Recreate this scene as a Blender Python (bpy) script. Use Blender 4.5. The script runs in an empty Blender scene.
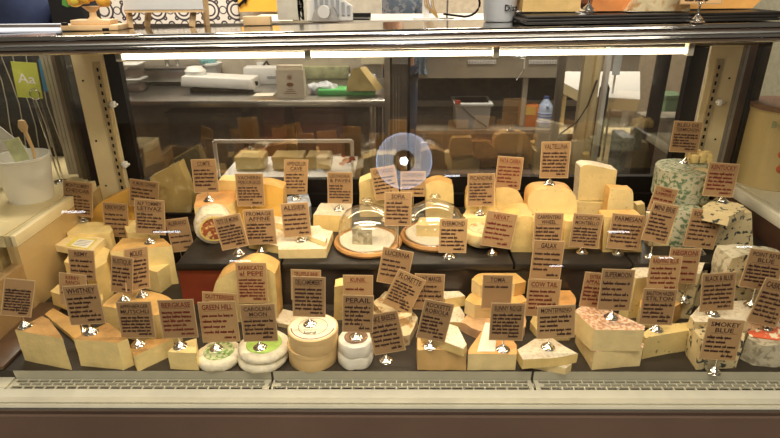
import bpy, bmesh, math, random
from mathutils import Vector, Matrix, noise
C = bpy.context.scene.collection
S = bpy.context.scene
PI = math.pi
# ---------------------------------------------------------------- camera
F = 563.0; TH = math.radians(23.5); PSI = 0.012; ROLL = 0.006; CZ = 1.53
cam = bpy.data.cameras.new('camera'); cam.sensor_width = 36; cam.lens = 36 * F / 780; cam.clip_start = 0.02
co = bpy.data.objects.new('camera', cam); C.objects.link(co)
fw = Vector((-math.sin(PSI) * math.cos(TH), math.cos(PSI) * math.cos(TH), -math.sin(TH)))
r0 = Vector((math.cos(PSI), math.sin(PSI), 0)); d0 = fw.cross(r0)
rt = r0 * math.cos(ROLL) + d0 * math.sin(ROLL); dn = -r0 * math.sin(ROLL) + d0 * math.cos(ROLL)
co.matrix_world = Matrix(((rt.x, -dn.x, -fw.x, 0), (rt.y, -dn.y, -fw.y, 0), (rt.z, -dn.z, -fw.z, CZ), (0, 0, 0, 1)))
S.camera = co
def ray(u, v):
    a = (u - 390) / F; b = (v - 219) / F
    return fw + rt * a + dn * b
def PZ(u, v, Z):
    r = ray(u, v); t = (Z - CZ) / r.z; return Vector((r.x * t, r.y * t, Z))
def PY(u, v, Y):
    r = ray(u, v); t = Y / r.y; return Vector((r.x * t, Y, CZ + r.z * t))
def PX(u, v, X):
    r = ray(u, v); t = X / r.x; return Vector((X, r.y * t, CZ + r.z * t))
# ---------------------------------------------------------------- world, lights, exposure
S.view_settings.view_transform = 'Standard'; S.view_settings.look = 'None'
S.view_settings.gamma = 1; S.view_settings.exposure = 0.0; S.view_settings.use_curve_mapping = False
S.cycles.transparent_max_bounces = 24; S.cycles.max_bounces = 8
S.cycles.caustics_reflective = False; S.cycles.caustics_refractive = False
W = bpy.data.worlds.new('world'); S.world = W; W.use_nodes = True
W.node_tree.nodes['Background'].inputs[0].default_value = (1.0, .87, .70, 1)
W.node_tree.nodes['Background'].inputs[1].default_value = 0.13
def area(name, loc, rot, sx, sy, power, col):
    l = bpy.data.lights.new(name, 'AREA'); l.shape = 'RECTANGLE'; l.size = sx; l.size_y = sy; l.energy = power; l.color = col
    o = bpy.data.objects.new(name, l); C.objects.link(o); o.location = loc; o.rotation_euler = rot; return o
WARM = (1.0, .80, .54); NEUT = (1.0, .90, .76)
area('canopy_light', (.02, 1.285, 1.355), (math.radians(14), 0, 0), 1.24, .03, 7.2, WARM)
area('case_back_fill', (.05, 1.80, 1.30), (math.radians(-38), 0, 0), 1.6, .03, 3.6, WARM)  # added fill without a visible lamp, lights the card backs for the door reflections
area('shop_ceiling_light', (0, .15, 2.85), (math.radians(8), 0, 0), 2.6, .5, 50, NEUT)
area('shop_front_fill', (.3, -1.7, 2.95), (math.radians(48), 0, 0), 3.4, .3, 44, NEUT)  # added fill that brightens the front faces of the case, no known ceiling lamp
area('kitchen_ceiling_light', (-1.2, 2.6, 2.8), (math.radians(12), 0, 0), 1.2, .4, 72, NEUT)
area('kitchen_far_light', (1.0, 4.2, 2.8), (0, 0, 0), 1.6, .6, 120, NEUT)
# ---------------------------------------------------------------- materials
MATS = {}
def ramp(nt, src, stops):
    r = nt.nodes.new('ShaderNodeValToRGB'); e = r.color_ramp.elements
    e[0].position, e[0].color = stops[0][0], (*stops[0][1], 1); e[1].position, e[1].color = stops[1][0], (*stops[1][1], 1)
    for p, c in stops[2:]:
        x = e.new(p); x.color = (*c, 1)
    nt.links.new(src, r.inputs[0]); return r.outputs[0]
def M(name, col=(.5, .5, .5), rough=.5, metal=0, var=.12, scale=20, bump=.15, bscale=60, spec=.5, col2=None, lo=.35, hi=.65, emit=0, coat=0):
    if name in MATS: return MATS[name]
    m = bpy.data.materials.new(name); m.use_nodes = True; nt = m.node_tree; b = nt.nodes['Principled BSDF']
    b.inputs['Roughness'].default_value = rough; b.inputs['Metallic'].default_value = metal
    b.inputs['Specular IOR Level'].default_value = spec; b.inputs['Coat Weight'].default_value = coat
    tc = nt.nodes.new('ShaderNodeTexCoord')
    n = nt.nodes.new('ShaderNodeTexNoise'); n.inputs['Scale'].default_value = scale; n.inputs['Detail'].default_value = 5
    nt.links.new(tc.outputs['Object'], n.inputs['Vector'])
    c2 = col2 or tuple(c * (1 - var) for c in col); c1 = col if col2 else tuple(min(1, c * (1 + var)) for c in col)
    nt.links.new(ramp(nt, n.outputs[0], [(lo, c2), (hi, c1)]), b.inputs['Base Color'])
    if bump:
        n2 = nt.nodes.new('ShaderNodeTexNoise'); n2.inputs['Scale'].default_value = bscale; n2.inputs['Detail'].default_value = 6
        nt.links.new(tc.outputs['Object'], n2.inputs['Vector'])
        bp = nt.nodes.new('ShaderNodeBump'); bp.inputs['Strength'].default_value = bump; bp.inputs['Distance'].default_value = .004
        nt.links.new(n2.outputs[0], bp.inputs['Height']); nt.links.new(bp.outputs[0], b.inputs['Normal'])
    if emit:
        b.inputs['Emission Color'].default_value = (*col, 1); b.inputs['Emission Strength'].default_value = emit
    MATS[name] = m; return m
def glass(name, tint=(1, 1, 1), boost=1.0, haze=0.0, rough=0.0):
    m = bpy.data.materials.new(name); m.use_nodes = True; nt = m.node_tree; nt.nodes.clear()
    o = nt.nodes.new('ShaderNodeOutputMaterial'); t = nt.nodes.new('ShaderNodeBsdfTransparent'); g = nt.nodes.new('ShaderNodeBsdfGlossy')
    t.inputs[0].default_value = (*tint, 1); g.inputs['Roughness'].default_value = rough
    ge = nt.nodes.new('ShaderNodeNewGeometry'); dt = nt.nodes.new('ShaderNodeVectorMath'); dt.operation = 'DOT_PRODUCT'
    nt.links.new(ge.outputs['Incoming'], dt.inputs[0]); nt.links.new(ge.outputs['Normal'], dt.inputs[1])
    def mt(op, a, b=0.0):
        n = nt.nodes.new('ShaderNodeMath'); n.operation = op
        for i, x in enumerate((a, b)):
            if isinstance(x, (int, float)): n.inputs[i].default_value = x
            else: nt.links.new(x, n.inputs[i])
        return n
    c = mt('ABSOLUTE', dt.outputs['Value']); om = mt('SUBTRACT', 1.0, c.outputs[0]); p5 = mt('POWER', om.outputs[0], 5.0)
    mu = mt('ADD', mt('MULTIPLY', p5.outputs[0], .9).outputs[0], .035 * boost); mu.use_clamp = True
    x = nt.nodes.new('ShaderNodeMixShader'); nt.links.new(mu.outputs[0], x.inputs[0]); nt.links.new(t.outputs[0], x.inputs[1]); nt.links.new(g.outputs[0], x.inputs[2])
    last = x
    if haze:
        d = nt.nodes.new('ShaderNodeBsdfDiffuse'); d.inputs[0].default_value = (.8, .78, .72, 1)
        tc = nt.nodes.new('ShaderNodeTexCoord'); n = nt.nodes.new('ShaderNodeTexNoise'); n.inputs['Scale'].default_value = 6; n.inputs['Detail'].default_value = 8
        nt.links.new(tc.outputs['Object'], n.inputs['Vector'])
        mm = nt.nodes.new('ShaderNodeMath'); mm.operation = 'MULTIPLY'; mm.inputs[1].default_value = haze; nt.links.new(n.outputs[0], mm.inputs[0])
        y = nt.nodes.new('ShaderNodeMixShader'); nt.links.new(mm.outputs[0], y.inputs[0]); nt.links.new(x.outputs[0], y.inputs[1]); nt.links.new(d.outputs[0], y.inputs[2]); last = y
    nt.links.new(last.outputs[0], o.inputs[0]); MATS[name] = m; return m
def spots(name, base, spot, scale=90, thr=.60, base2=None, rough=.55, spread=.05, warp=6, bump=.3):
    """base colour with irregular darker spots or veins of a second colour"""
    if name in MATS: return MATS[name]
    m = bpy.data.materials.new(name); m.use_nodes = True; nt = m.node_tree; b = nt.nodes['Principled BSDF']; b.inputs['Roughness'].default_value = rough
    tc = nt.nodes.new('ShaderNodeTexCoord'); n = nt.nodes.new('ShaderNodeTexNoise'); n.inputs['Scale'].default_value = scale; n.inputs['Detail'].default_value = 3
    n.inputs['Distortion'].default_value = .35
    nt.links.new(tc.outputs['Object'], n.inputs['Vector'])
    n2 = nt.nodes.new('ShaderNodeTexNoise'); n2.inputs['Scale'].default_value = 14; nt.links.new(tc.outputs['Object'], n2.inputs['Vector'])
    cb = ramp(nt, n2.outputs[0], [(.35, base2 or tuple(c * .86 for c in base)), (.65, base)])
    mk = ramp(nt, n.outputs[0], [(thr, (0, 0, 0)), (thr + spread, (1, 1, 1))])
    mx = nt.nodes.new('ShaderNodeMix'); mx.data_type = 'RGBA'; nt.links.new(mk, mx.inputs[0]); nt.links.new(cb, mx.inputs[6]); mx.inputs[7].default_value = (*spot, 1)
    nt.links.new(mx.outputs[2], b.inputs['Base Color'])
    bp = nt.nodes.new('ShaderNodeBump'); bp.inputs['Strength'].default_value = bump; bp.inputs['Distance'].default_value = .004; bp.invert = True
    nt.links.new(n.outputs[0], bp.inputs['Height']); nt.links.new(bp.outputs[0], b.inputs['Normal'])
    MATS[name] = m; return m
# cheese pastes and rinds
YEL = M('paste_yellow', (.88, .69, .30), .5, var=.07, scale=30, bump=.3, bscale=120)
PALE = M('paste_pale', (.80, .59, .23), .5, var=.07, scale=30, bump=.3, bscale=120)
CRM = M('paste_cream', (.82, .65, .32), .5, var=.07, scale=30, bump=.3, bscale=110)
GOLD = M('paste_gold', (.78, .46, .10), .4, var=.08, bump=.2)
IVO = spots('paste_ivory_with_small_holes', (.84, .68, .32), (.50, .32, .10), 120, .66)
BLU = spots('paste_blue_veined', (.76, .62, .34), (.05, .065, .06), 62, .565)
BLU2 = spots('paste_lightly_veined', (.80, .62, .26), (.20, .18, .08), 80, .65)
RIND = M('rind_tan', (.50, .28, .09), .6, var=.25, bump=.6, bscale=70)
RINDY = M('rind_golden', (.64, .38, .12), .6, var=.18, bump=.5, bscale=50)
RORG = M('rind_orange', (.74, .38, .12), .5, var=.18, bump=.3)
RPNK = spots('rind_pinkish_bloomy', (.78, .58, .40), (.46, .21, .10), 120, .42, spread=.16)
RWHT = spots('rind_white_bloomy', (.82, .74, .56), (.60, .45, .25), 130, .50, spread=.2)
RGRY = spots('rind_grey_mottled', (.62, .56, .40), (.34, .30, .20), 60, .5, spread=.1, bump=.8)
RGRN = spots('foil_green_and_white', (.52, .50, .36), (.11, .19, .10), 90, .48, spread=.10)
RIVO = M('rind_ivory_crumpled', (.80, .73, .54), .55, var=.10, scale=60, bump=1.0, bscale=45)
WPAP = M('wrap_white_paper', (.84, .80, .68), .5, var=.05, bump=1.0, bscale=28)
PLAS2 = spots('plastic_wrapped_dull_yellow', (.46, .35, .14), (.60, .50, .28), 30, .55, spread=.2, rough=.25, bump=.8)
TPAP = M('wrap_tan_paper', (.66, .42, .16), .5, var=.12, bump=.9, bscale=22)
PLAS = spots('plastic_wrapped_pale', (.74, .62, .38), (.48, .30, .13), 40, .5, spread=.1, rough=.2, bump=1.0)
WOODB = M('spruce_box_wood', (.74, .52, .24), .5, var=.08, scale=6, bump=.1)
BLID = M('box_lid_paper', (.90, .80, .60), .5, var=.04)
WOOD = M('board_wood', (.52, .27, .09), .45, var=.2, scale=9, bump=.1)
WOODL = M('light_wood', (.76, .52, .27), .5, var=.15, scale=12, bump=.1)
KRAFT = M('kraft_card', (.33, .20, .09), .6, var=.05, scale=14, bump=.05)
KRAFT2 = M('kraft_card_pale', (.42, .26, .115), .6, var=.05, scale=14, bump=.05)
KEDGE = M('card_pale_edge', (.52, .36, .19), .5, var=.03)
INK = M('brown_ink', (.045, .015, .012), .6, bump=0); INKR = M('red_ink', (.16, .018, .01), .6, bump=0)
CHROME = M('chrome', (.85, .84, .80), .16, 1, var=.03, bump=0)
STEEL = M('brushed_steel', (.62, .61, .58), .28, 1, var=.06, scale=5, bump=.03)
CANO = M('canopy_steel', (.58, .56, .52), .10, 1, var=.05, scale=4, bump=.02)
CREAM = M('cream_enamel', (.74, .62, .36), .32, var=.03, bump=.02)
CREAMW = M('cream_white_enamel', (.86, .82, .66), .3, var=.03, bump=.02)
GRLM = M('grille_enamel', (.56, .53, .40), .35, var=.03, bump=.02)
RAILM = M('rail_putty_enamel', (.64, .61, .47), .35, var=.04, bump=.02)
BLKF = M('black_frame', (.012, .010, .009), .35, bump=0, spec=.25)
DECKM = M('deck_dark_stone', (.032, .024, .016), .55, var=.3, scale=8, bump=.1)
SLATE = M('slate', (.018, .015, .012), .40, var=.3, scale=12, bump=.3, bscale=30)
RISER = M('riser_dark_gloss', (.045, .033, .025), .22, var=.3, scale=5, bump=.03)
RISREFL = M('riser_red_reflection', (.23, .045, .02), .3, var=.2, scale=5, bump=.03)  # red reflection in the dark riser put into the colour
BRNP = M('kick_panel_brown', (.16, .105, .075), .4, var=.1, scale=4, bump=.03)
DARK = M('dark_void', (.004, .004, .005), .9, bump=0, spec=0)
PLW = M('white_plastic', (.86, .86, .83), .4, var=.03, bump=.02)
GLF = glass('front_glass', (.99, .99, .98), 1.0)
GLR = glass('rear_door_glass', (.97, .96, .94), 6.5, .008)
GLE = glass('end_glass', (.97, .97, .95), 1.0)
GLD = glass('dome_glass', (.98, .97, .94), 5.0)
# ---------------------------------------------------------------- mesh helpers
def tag(o, label=None, cat=None, group=None, kind=None):
    if label: o['label'] = label
    if cat: o['category'] = cat
    if group: o['group'] = group
    if kind: o['kind'] = kind
    return o
def obj(name, bm, mats, parent=None, loc=None, smooth=35):
    me = bpy.data.meshes.new(name); bm.to_mesh(me); bm.free()
    if not isinstance(mats, (list, tuple)): mats = [mats]
    for m in mats: me.materials.append(m)
    if smooth:
        me.shade_smooth(); me.set_sharp_from_angle(angle=math.radians(smooth))
    o = bpy.data.objects.new(name, me); C.objects.link(o)
    if loc is not None: o.location = loc
    if parent: o.parent = parent
    return o
def empty(name, loc, label, cat, group=None, rz=0):
    o = bpy.data.objects.new(name, None); C.objects.link(o); o.location = loc; o.rotation_euler.z = rz; o.empty_display_size = .03
    return tag(o, label, cat, group)
def box(bm, x0, x1, y0, y1, z0, z1, mi=0, rot=None, bev=0):
    vs = [bm.verts.new((x, y, z)) for z in (z0, z1) for y in (y0, y1) for x in (x0, x1)]
    if rot is not None:
        for v in vs: v.co = rot @ v.co
    fs = [bm.faces.new([vs[i] for i in f]) for f in ((0, 2, 3, 1), (4, 5, 7, 6), (0, 1, 5, 4), (2, 6, 7, 3), (0, 4, 6, 2), (1, 3, 7, 5))]
    for f in fs: f.material_index = mi
    if bev:
        es = list({e for f in fs for e in f.edges})
        bmesh.ops.bevel(bm, geom=es, material=-1, offset=bev, segments=2, affect='EDGES', clamp_overlap=True, profile=.5)
    return vs
def BX(*a, **k):
    bm = bmesh.new(); box(bm, *a, **k); return bm
def tube(bm, pts, r, n=8, mi=0, closed=False):
    pts = [Vector(p) for p in pts]; rings = []
    for i, p in enumerate(pts):
        a = pts[i - 1] if (i > 0 or closed) else p; b = pts[(i + 1) % len(pts)] if (i < len(pts) - 1 or closed) else p
        d = (b - a).normalized(); up = Vector((0, 0, 1)) if abs(d.z) < .9 else Vector((1, 0, 0))
        s = d.cross(up).normalized(); t = d.cross(s); rr = r[i] if isinstance(r, (list, tuple)) else r
        rings.append([bm.verts.new(p + (s * math.cos(q) + t * math.sin(q)) * rr) for q in [2 * PI * k / n for k in range(n)]])
    m = len(rings)
    for i in range(m if closed else m - 1):
        A, B = rings[i], rings[(i + 1) % m]
        for k in range(n):
            f = bm.faces.new((A[k], A[(k + 1) % n], B[(k + 1) % n], B[k])); f.material_index = mi
    if not closed:
        for R_, fl in ((rings[0], 1), (rings[-1], 0)):
            try: f = bm.faces.new(R_[::-1] if fl else R_); f.material_index = mi
            except ValueError: pass
def lathe(bm, prof, n=28, c=(0, 0, 0), mi=0, sx=1, sy=1, wob=0, rot=None, cap=True):
    c = Vector(c); rings = []
    for r, z in prof:
        if r < 1e-6:
            p = Vector((0, 0, z)); p = (rot @ p if rot else p) + c; rings.append([bm.verts.new(p)]); continue
        ring = []
        for k in range(n):
            q = 2 * PI * k / n; rr = r * (1 + wob * noise.noise(Vector((math.cos(q) * 1.7 + c.x * 9, math.sin(q) * 1.7, z * 30 + c.y * 9))))
            p = Vector((rr * math.cos(q) * sx, rr * math.sin(q) * sy, z)); ring.append(bm.verts.new((rot @ p if rot else p) + c))
        rings.append(ring)
    for i in range(len(rings) - 1):
        A, B = rings[i], rings[i + 1]
        for k in range(n):
            k2 = (k + 1) % n
            if len(A) == 1 and len(B) == 1: continue
            if len(A) == 1: f = bm.faces.new((A[0], B[k2], B[k]))
            elif len(B) == 1: f = bm.faces.new((A[k], A[k2], B[0]))
            else: f = bm.faces.new((A[k], A[k2], B[k2], B[k]))
            f.material_index = mi if not callable(mi) else mi(i)
    if not cap: return
    if len(rings[0]) > 1: bm.faces.new(rings[0][::-1]).material_index = mi if not callable(mi) else mi(0)
    if len(rings[-1]) > 1: bm.faces.new(rings[-1]).material_index = mi if not callable(mi) else mi(len(rings) - 1)
def prism(bm, pts, z0, z1, mi=0, side=None):
    """vertical prism over xy points"""
    a = sum(pts[i][0] * pts[(i + 1) % len(pts)][1] - pts[(i + 1) % len(pts)][0] * pts[i][1] for i in range(len(pts)))
    if a < 0: pts = pts[::-1]
    B = [bm.verts.new((p[0], p[1], z0)) for p in pts]; T = [bm.verts.new((p[0], p[1], z1)) for p in pts]; n = len(pts)
    bm.faces.new(B[::-1]).material_index = mi; bm.faces.new(T).material_index = mi
    for i in range(n): bm.faces.new((B[i], B[(i + 1) % n], T[(i + 1) % n], T[i])).material_index = mi
# ---------------------------------------------------------------- the room
DZ = .65; SZ = .79; SF = 1.40
tag(obj('floor', BX(-9, 9, -9, 8, -.05, 0), M('quarry_tile_floor', (.16, .11, .08), .5, var=.2)), kind='structure')
tag(obj('wall_front', BX(-9, 9, -9.1, -9, 0, 3.4), M('shop_wall_brown', (.10, .065, .045), .7, var=.2)), kind='structure')
def expr_tile():
    m = bpy.data.materials.new('patterned_tile'); m.use_nodes = True; nt = m.node_tree; b = nt.nodes['Principled BSDF']; b.inputs['Roughness'].default_value = .35
    tc = nt.nodes.new('ShaderNodeTexCoord'); sp = nt.nodes.new('ShaderNodeSeparateXYZ'); nt.links.new(tc.outputs['Object'], sp.inputs[0])
    def mt(op, a, bb=None):
        n = nt.nodes.new('ShaderNodeMath'); n.operation = op
        for i, x in enumerate((a, bb)):
            if x is None: continue
            if isinstance(x, (int, float)): n.inputs[i].default_value = x
            else: nt.links.new(x, n.inputs[i])
        return n.outputs[0]
    def frac(s): return mt('SUBTRACT', mt('FRACT', mt('DIVIDE', s, .15)), .5)
    x, z = mt('ABSOLUTE', frac(sp.outputs[0])), mt('ABSOLUTE', frac(sp.outputs[2]))
    def ring(cx, cz, r, w):
        d = mt('SQRT', mt('ADD', mt('POWER', mt('SUBTRACT', x, cx), 2), mt('POWER', mt('SUBTRACT', z, cz), 2)))
        return mt('LESS_THAN', mt('ABSOLUTE', mt('SUBTRACT', d, r)), w)
    s = ring(.5, .5, .34, .034)
    for q in (ring(.5, .5, .20, .03), ring(.5, 0, .13, .02), ring(0, .5, .13, .02), ring(0, 0, .10, .03), ring(.22, .22, .05, .03), mt('LESS_THAN', mt('ADD', x, z), .05)):
        s = mt('MAXIMUM', s, q)
    mx = nt.nodes.new('ShaderNodeMix'); mx.data_type = 'RGBA'; nt.links.new(s, mx.inputs[0]); mx.inputs[6].default_value = (.68, .62, .54, 1); mx.inputs[7].default_value = (.05, .04, .045, 1)
    nt.links.new(mx.outputs[2], b.inputs['Base Color']); return m
TILE = expr_tile()
wl = PY(382, 60, 3.4).x
tag(obj('wall_back_left', BX(-4.5, wl, 3.4, 3.5, 0, 2.9), M('painted_block_wall', (.56, .50, .40), .6, var=.1)), kind='structure')
tag(obj('trim_tile', BX(-4.5, PY(238, 10, 3.37).x, 3.37, 3.4, 1.20, 2.2), TILE), label='black and white patterned wall tile', kind='structure')
tag(obj('wall_back_right', BX(wl - .5, 5.0, 6.0, 6.1, 0, 2.9), M('beige_wall', (.60, .50, .36), .7, var=.1)), kind='structure')
tag(obj('wall_right', BX(3.4, 3.5, 1.9, 6.0, 0, 2.9), M('grey_green_wall', (.38, .37, .28), .7, var=.1)), kind='structure')
tag(obj('wall_left', BX(-3.2, -3.1, .5, 3.4, 0, 2.9), M('dim_side_wall', (.20, .17, .13), .7, var=.1)), kind='structure')
# ---------------------------------------------------------------- the display case
case = empty('display_case', (0.06, 1.4, 0), 'long refrigerated glass fronted cheese case with putty coloured front rail', 'display case')
CO = Vector((-.06, -1.4, 0))
def part(name, bm, mats, label=None, parent=None, smooth=35, kind=None):
    bmesh.ops.translate(bm, verts=bm.verts, vec=CO)
    o = obj(name, bm, mats, parent or case, smooth=smooth)
    if label: o['label'] = label
    if kind: o['kind'] = kind
    return o
XL, XR = -1.035, 1.105
YB = 1.87
part('deck', BX(XL, XR, 1.10, YB, .60, DZ), DECKM)
for xd0, xd1 in ((XL, -.955), (1.04, XR)): part('side_ramp', BX(xd0, xd1, 1.10, 1.395, DZ + .0005, DZ + .012, bev=.004), M('ramp_brown', (.10, .055, .03), .35))
# lower shell and inner back wall
part('lower_body', BX(XL - .03, XR + .03, 1.0, YB + .02, .10, .60), BRNP)
part('inner_back', BX(XL, XR, YB - .02, YB, DZ, .82), BLKF)
def profX(prof, x0, x1, mi=0):
    bm = bmesh.new(); A = [bm.verts.new((x0, y, z)) for y, z in prof]; B = [bm.verts.new((x1, y, z)) for y, z in prof]; n = len(prof)
    for i in range(n): bm.faces.new((A[i], A[(i + 1) % n], B[(i + 1) % n], B[i])).material_index = mi
    bm.faces.new(A[::-1]).material_index = mi; bm.faces.new(B).material_index = mi
    bmesh.ops.recalc_face_normals(bm, faces=bm.faces); return bm
# front lip between deck and grille: a pale sloping strip in sections
seams = [PZ(u, 375, .645).x for u in (12, 271.5, 533, 794)]
GZ = .628
gy0 = PZ(390, 389.5, GZ).y; gy1 = PZ(390, 380, GZ).y
for i in range(3):
    a, b = seams[i] + (.0 if i == 0 else .003), seams[i + 1] - .003
    part('deck_lip', profX([(1.100, .650), (1.097, .653), (gy1 + .004, GZ), (gy1 + .004, GZ - .008), (1.100, .60)], a, b), GRLM)
    bm = bmesh.new(); rows = 3; rh = (gy1 - gy0) / rows
    for r in range(rows + 1): box(bm, a, b, gy0 + r * rh - .0007, gy0 + r * rh + .0007, GZ - .004, GZ)
    pitch = .0262
    for r in range(rows):
        x = a + .010 + (r % 2) * pitch / 2
        box(bm, a, x - .002, gy0 + r * rh, gy0 + (r + 1) * rh, GZ - .004, GZ - .0001)
        while x < b - .01:
            x2 = x + pitch; box(bm, x2 - .0014, x2 + .0014, gy0 + r * rh, gy0 + (r + 1) * rh, GZ - .004, GZ - .0001); x = x2
    box(bm, b - .012, b, gy0, gy1, GZ - .004, GZ - .0001)
    part('air_grille', bm, GRLM, smooth=0)
part('grille_trough', BX(XL + .01, XR, gy0 - .004, 1.098, .56, .601), DARK)
RB = Vector((gy0, GZ))
def yz(v, Y): return PY(390, v, Y).z
f1 = gy0 - .006; f2 = f1 - .035
rail = [(gy0 - .003, GZ - .03), (gy0 - .003, GZ + .002), (f1, GZ + .004), (f2, GZ + .001), (f2 - .008, GZ - .004), (f2 - .011, yz(403, f2 - .011)),
        (f2 + .010, yz(402.6, f2 - .006)), (f2 + .010, yz(405.2, f2 - .006)), (f2 - .014, yz(406, f2 - .014)), (f2 - .016, yz(408.5, f2 - .016)), (f2 - .012, yz(410, f2 - .012)), (f2 + .02, .56), (gy0, .56)]
part('front_rail', profX(rail, -1.4, 1.5), RAILM, 'putty coloured front bumper rail')
zc = yz(411, f2 - .014)
part('trim_strip', profX([(f2 - .018, yz(410.2, f2 - .018)), (f2 - .018, yz(412, f2 - .018)), (f2 + .01, yz(412, f2 - .018)), (f2 + .01, yz(410.2, f2 - .018))], -1.4, 1.5), STEEL, 'thin bright metal strip')
part('lower_trim', BX(-1.4, 1.5, f2 - .008, f2 + .05, yz(428.6, f2), yz(427.2, f2)), STEEL)
part('kick_panel', BX(-1.4, 1.5, f2 - .01, f2 + .05, yz(425.8, f2), yz(411.5, f2 - .01)), BRNP, 'brown panel under the rail')
part('lower_panel', BX(-1.4, 1.5, f2 + .012, f2 + .07, .15, yz(425, f2) + .004), M('lower_panel_brown', (.065, .04, .03), .35))
part('oval_vent', (lambda bm: (tube(bm, [(PY(22, 438, f2 + .005).x + .055 * math.cos(t), f2 + .006, PY(22, 439, f2).z + .010 * math.sin(t)) for t in [2 * PI * k / 20 for k in range(20)]], .0025, 6, closed=True), bm)[1])(bmesh.new()), BLKF)
# deck corners beyond the lip (left and right)
part('rail_corner', BX(-1.4, seams[0] - .002, f1, 1.10, .56, GZ + .003), RAILM)
part('rail_corner', BX(seams[3] + .002, 1.5, f1, 1.10, .56, GZ + .003), RAILM)
# canopy: rounded steel hood, a little higher at its right end
TL = 0.0135
def sk(bm):
    for v in bm.verts: v.co.z += (v.co.x) * TL
    return bm
can = [(1.43, 1.425), (1.235, 1.425)]
for t in range(0, 11):
    q = PI / 2 + PI * t / 10 * .95; can.append((1.232 + .010 * math.cos(q), 1.415 + .010 * math.sin(q)))
for t in range(0, 11):
    q = PI * .62 + PI * t / 10 * .95; can.append((1.228 + .010 * math.cos(q), 1.396 + .010 * math.sin(q)))
can += [(1.245, 1.386), (1.262, 1.392), (1.30, 1.392), (1.43, 1.40)]
part('canopy', sk(profX(can, -1.35, 1.45)), CANO, 'rounded polished steel hood')
part('canopy_band', sk(profX([(1.222, 1.408), (1.2205, 1.406), (1.2205, 1.4045), (1.222, 1.403), (1.228, 1.403), (1.228, 1.408)], -1.35, 1.45)), STEEL)
part('canopy_back', profX([(1.42, 1.424), (1.42, 1.40), (YB, 1.315), (YB, 1.335)], -1.0, 1.11), M('canopy_underside', (.12, .10, .08), .5))
bm = bmesh.new(); lx0, lx1 = PY(120, 57, 1.262).x, PY(690, 47, 1.262).x
tube(bm, [(lx0, 1.262, 1.3715 + TL * .4 * lx0), (lx1, 1.262, 1.3715 + TL * .4 * lx1)], .0058, 12)
lamp = part('light_tube', bm, M('led_tube_glow', (1, .86, .60), .4, bump=0, var=0, emit=7), 'bright warm LED tube under the hood')
xm = PY(308, 53, 1.262).x
for x in (lx0, xm, PY(496, 50, 1.262).x, lx1):
    bm = bmesh.new(); box(bm, x - .007, x + .007, 1.2535, 1.272, 1.362 + TL * .4 * x, 1.388 + TL * x, bev=.002)
    part('tube_clip', bm, CREAMW)
part('lamp_housing', sk(BX(XL + .05, XR - .05, 1.252, 1.31, 1.3835, 1.392)), CREAM)
# front glass
ga, gb = Vector((0, f1 + .004, GZ + .004)), Vector((0, 1.232, 1.386))
nn = Vector((0, (gb - ga).z, -(gb - ga).y)).normalized() * .005
part('front_glass', profX([(ga.y, ga.z), (gb.y, gb.z), (gb.y + nn.y, gb.z + nn.z), (ga.y + nn.y, ga.z + nn.z)], XL - .10, XR + .12), GLF, smooth=0)
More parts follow.
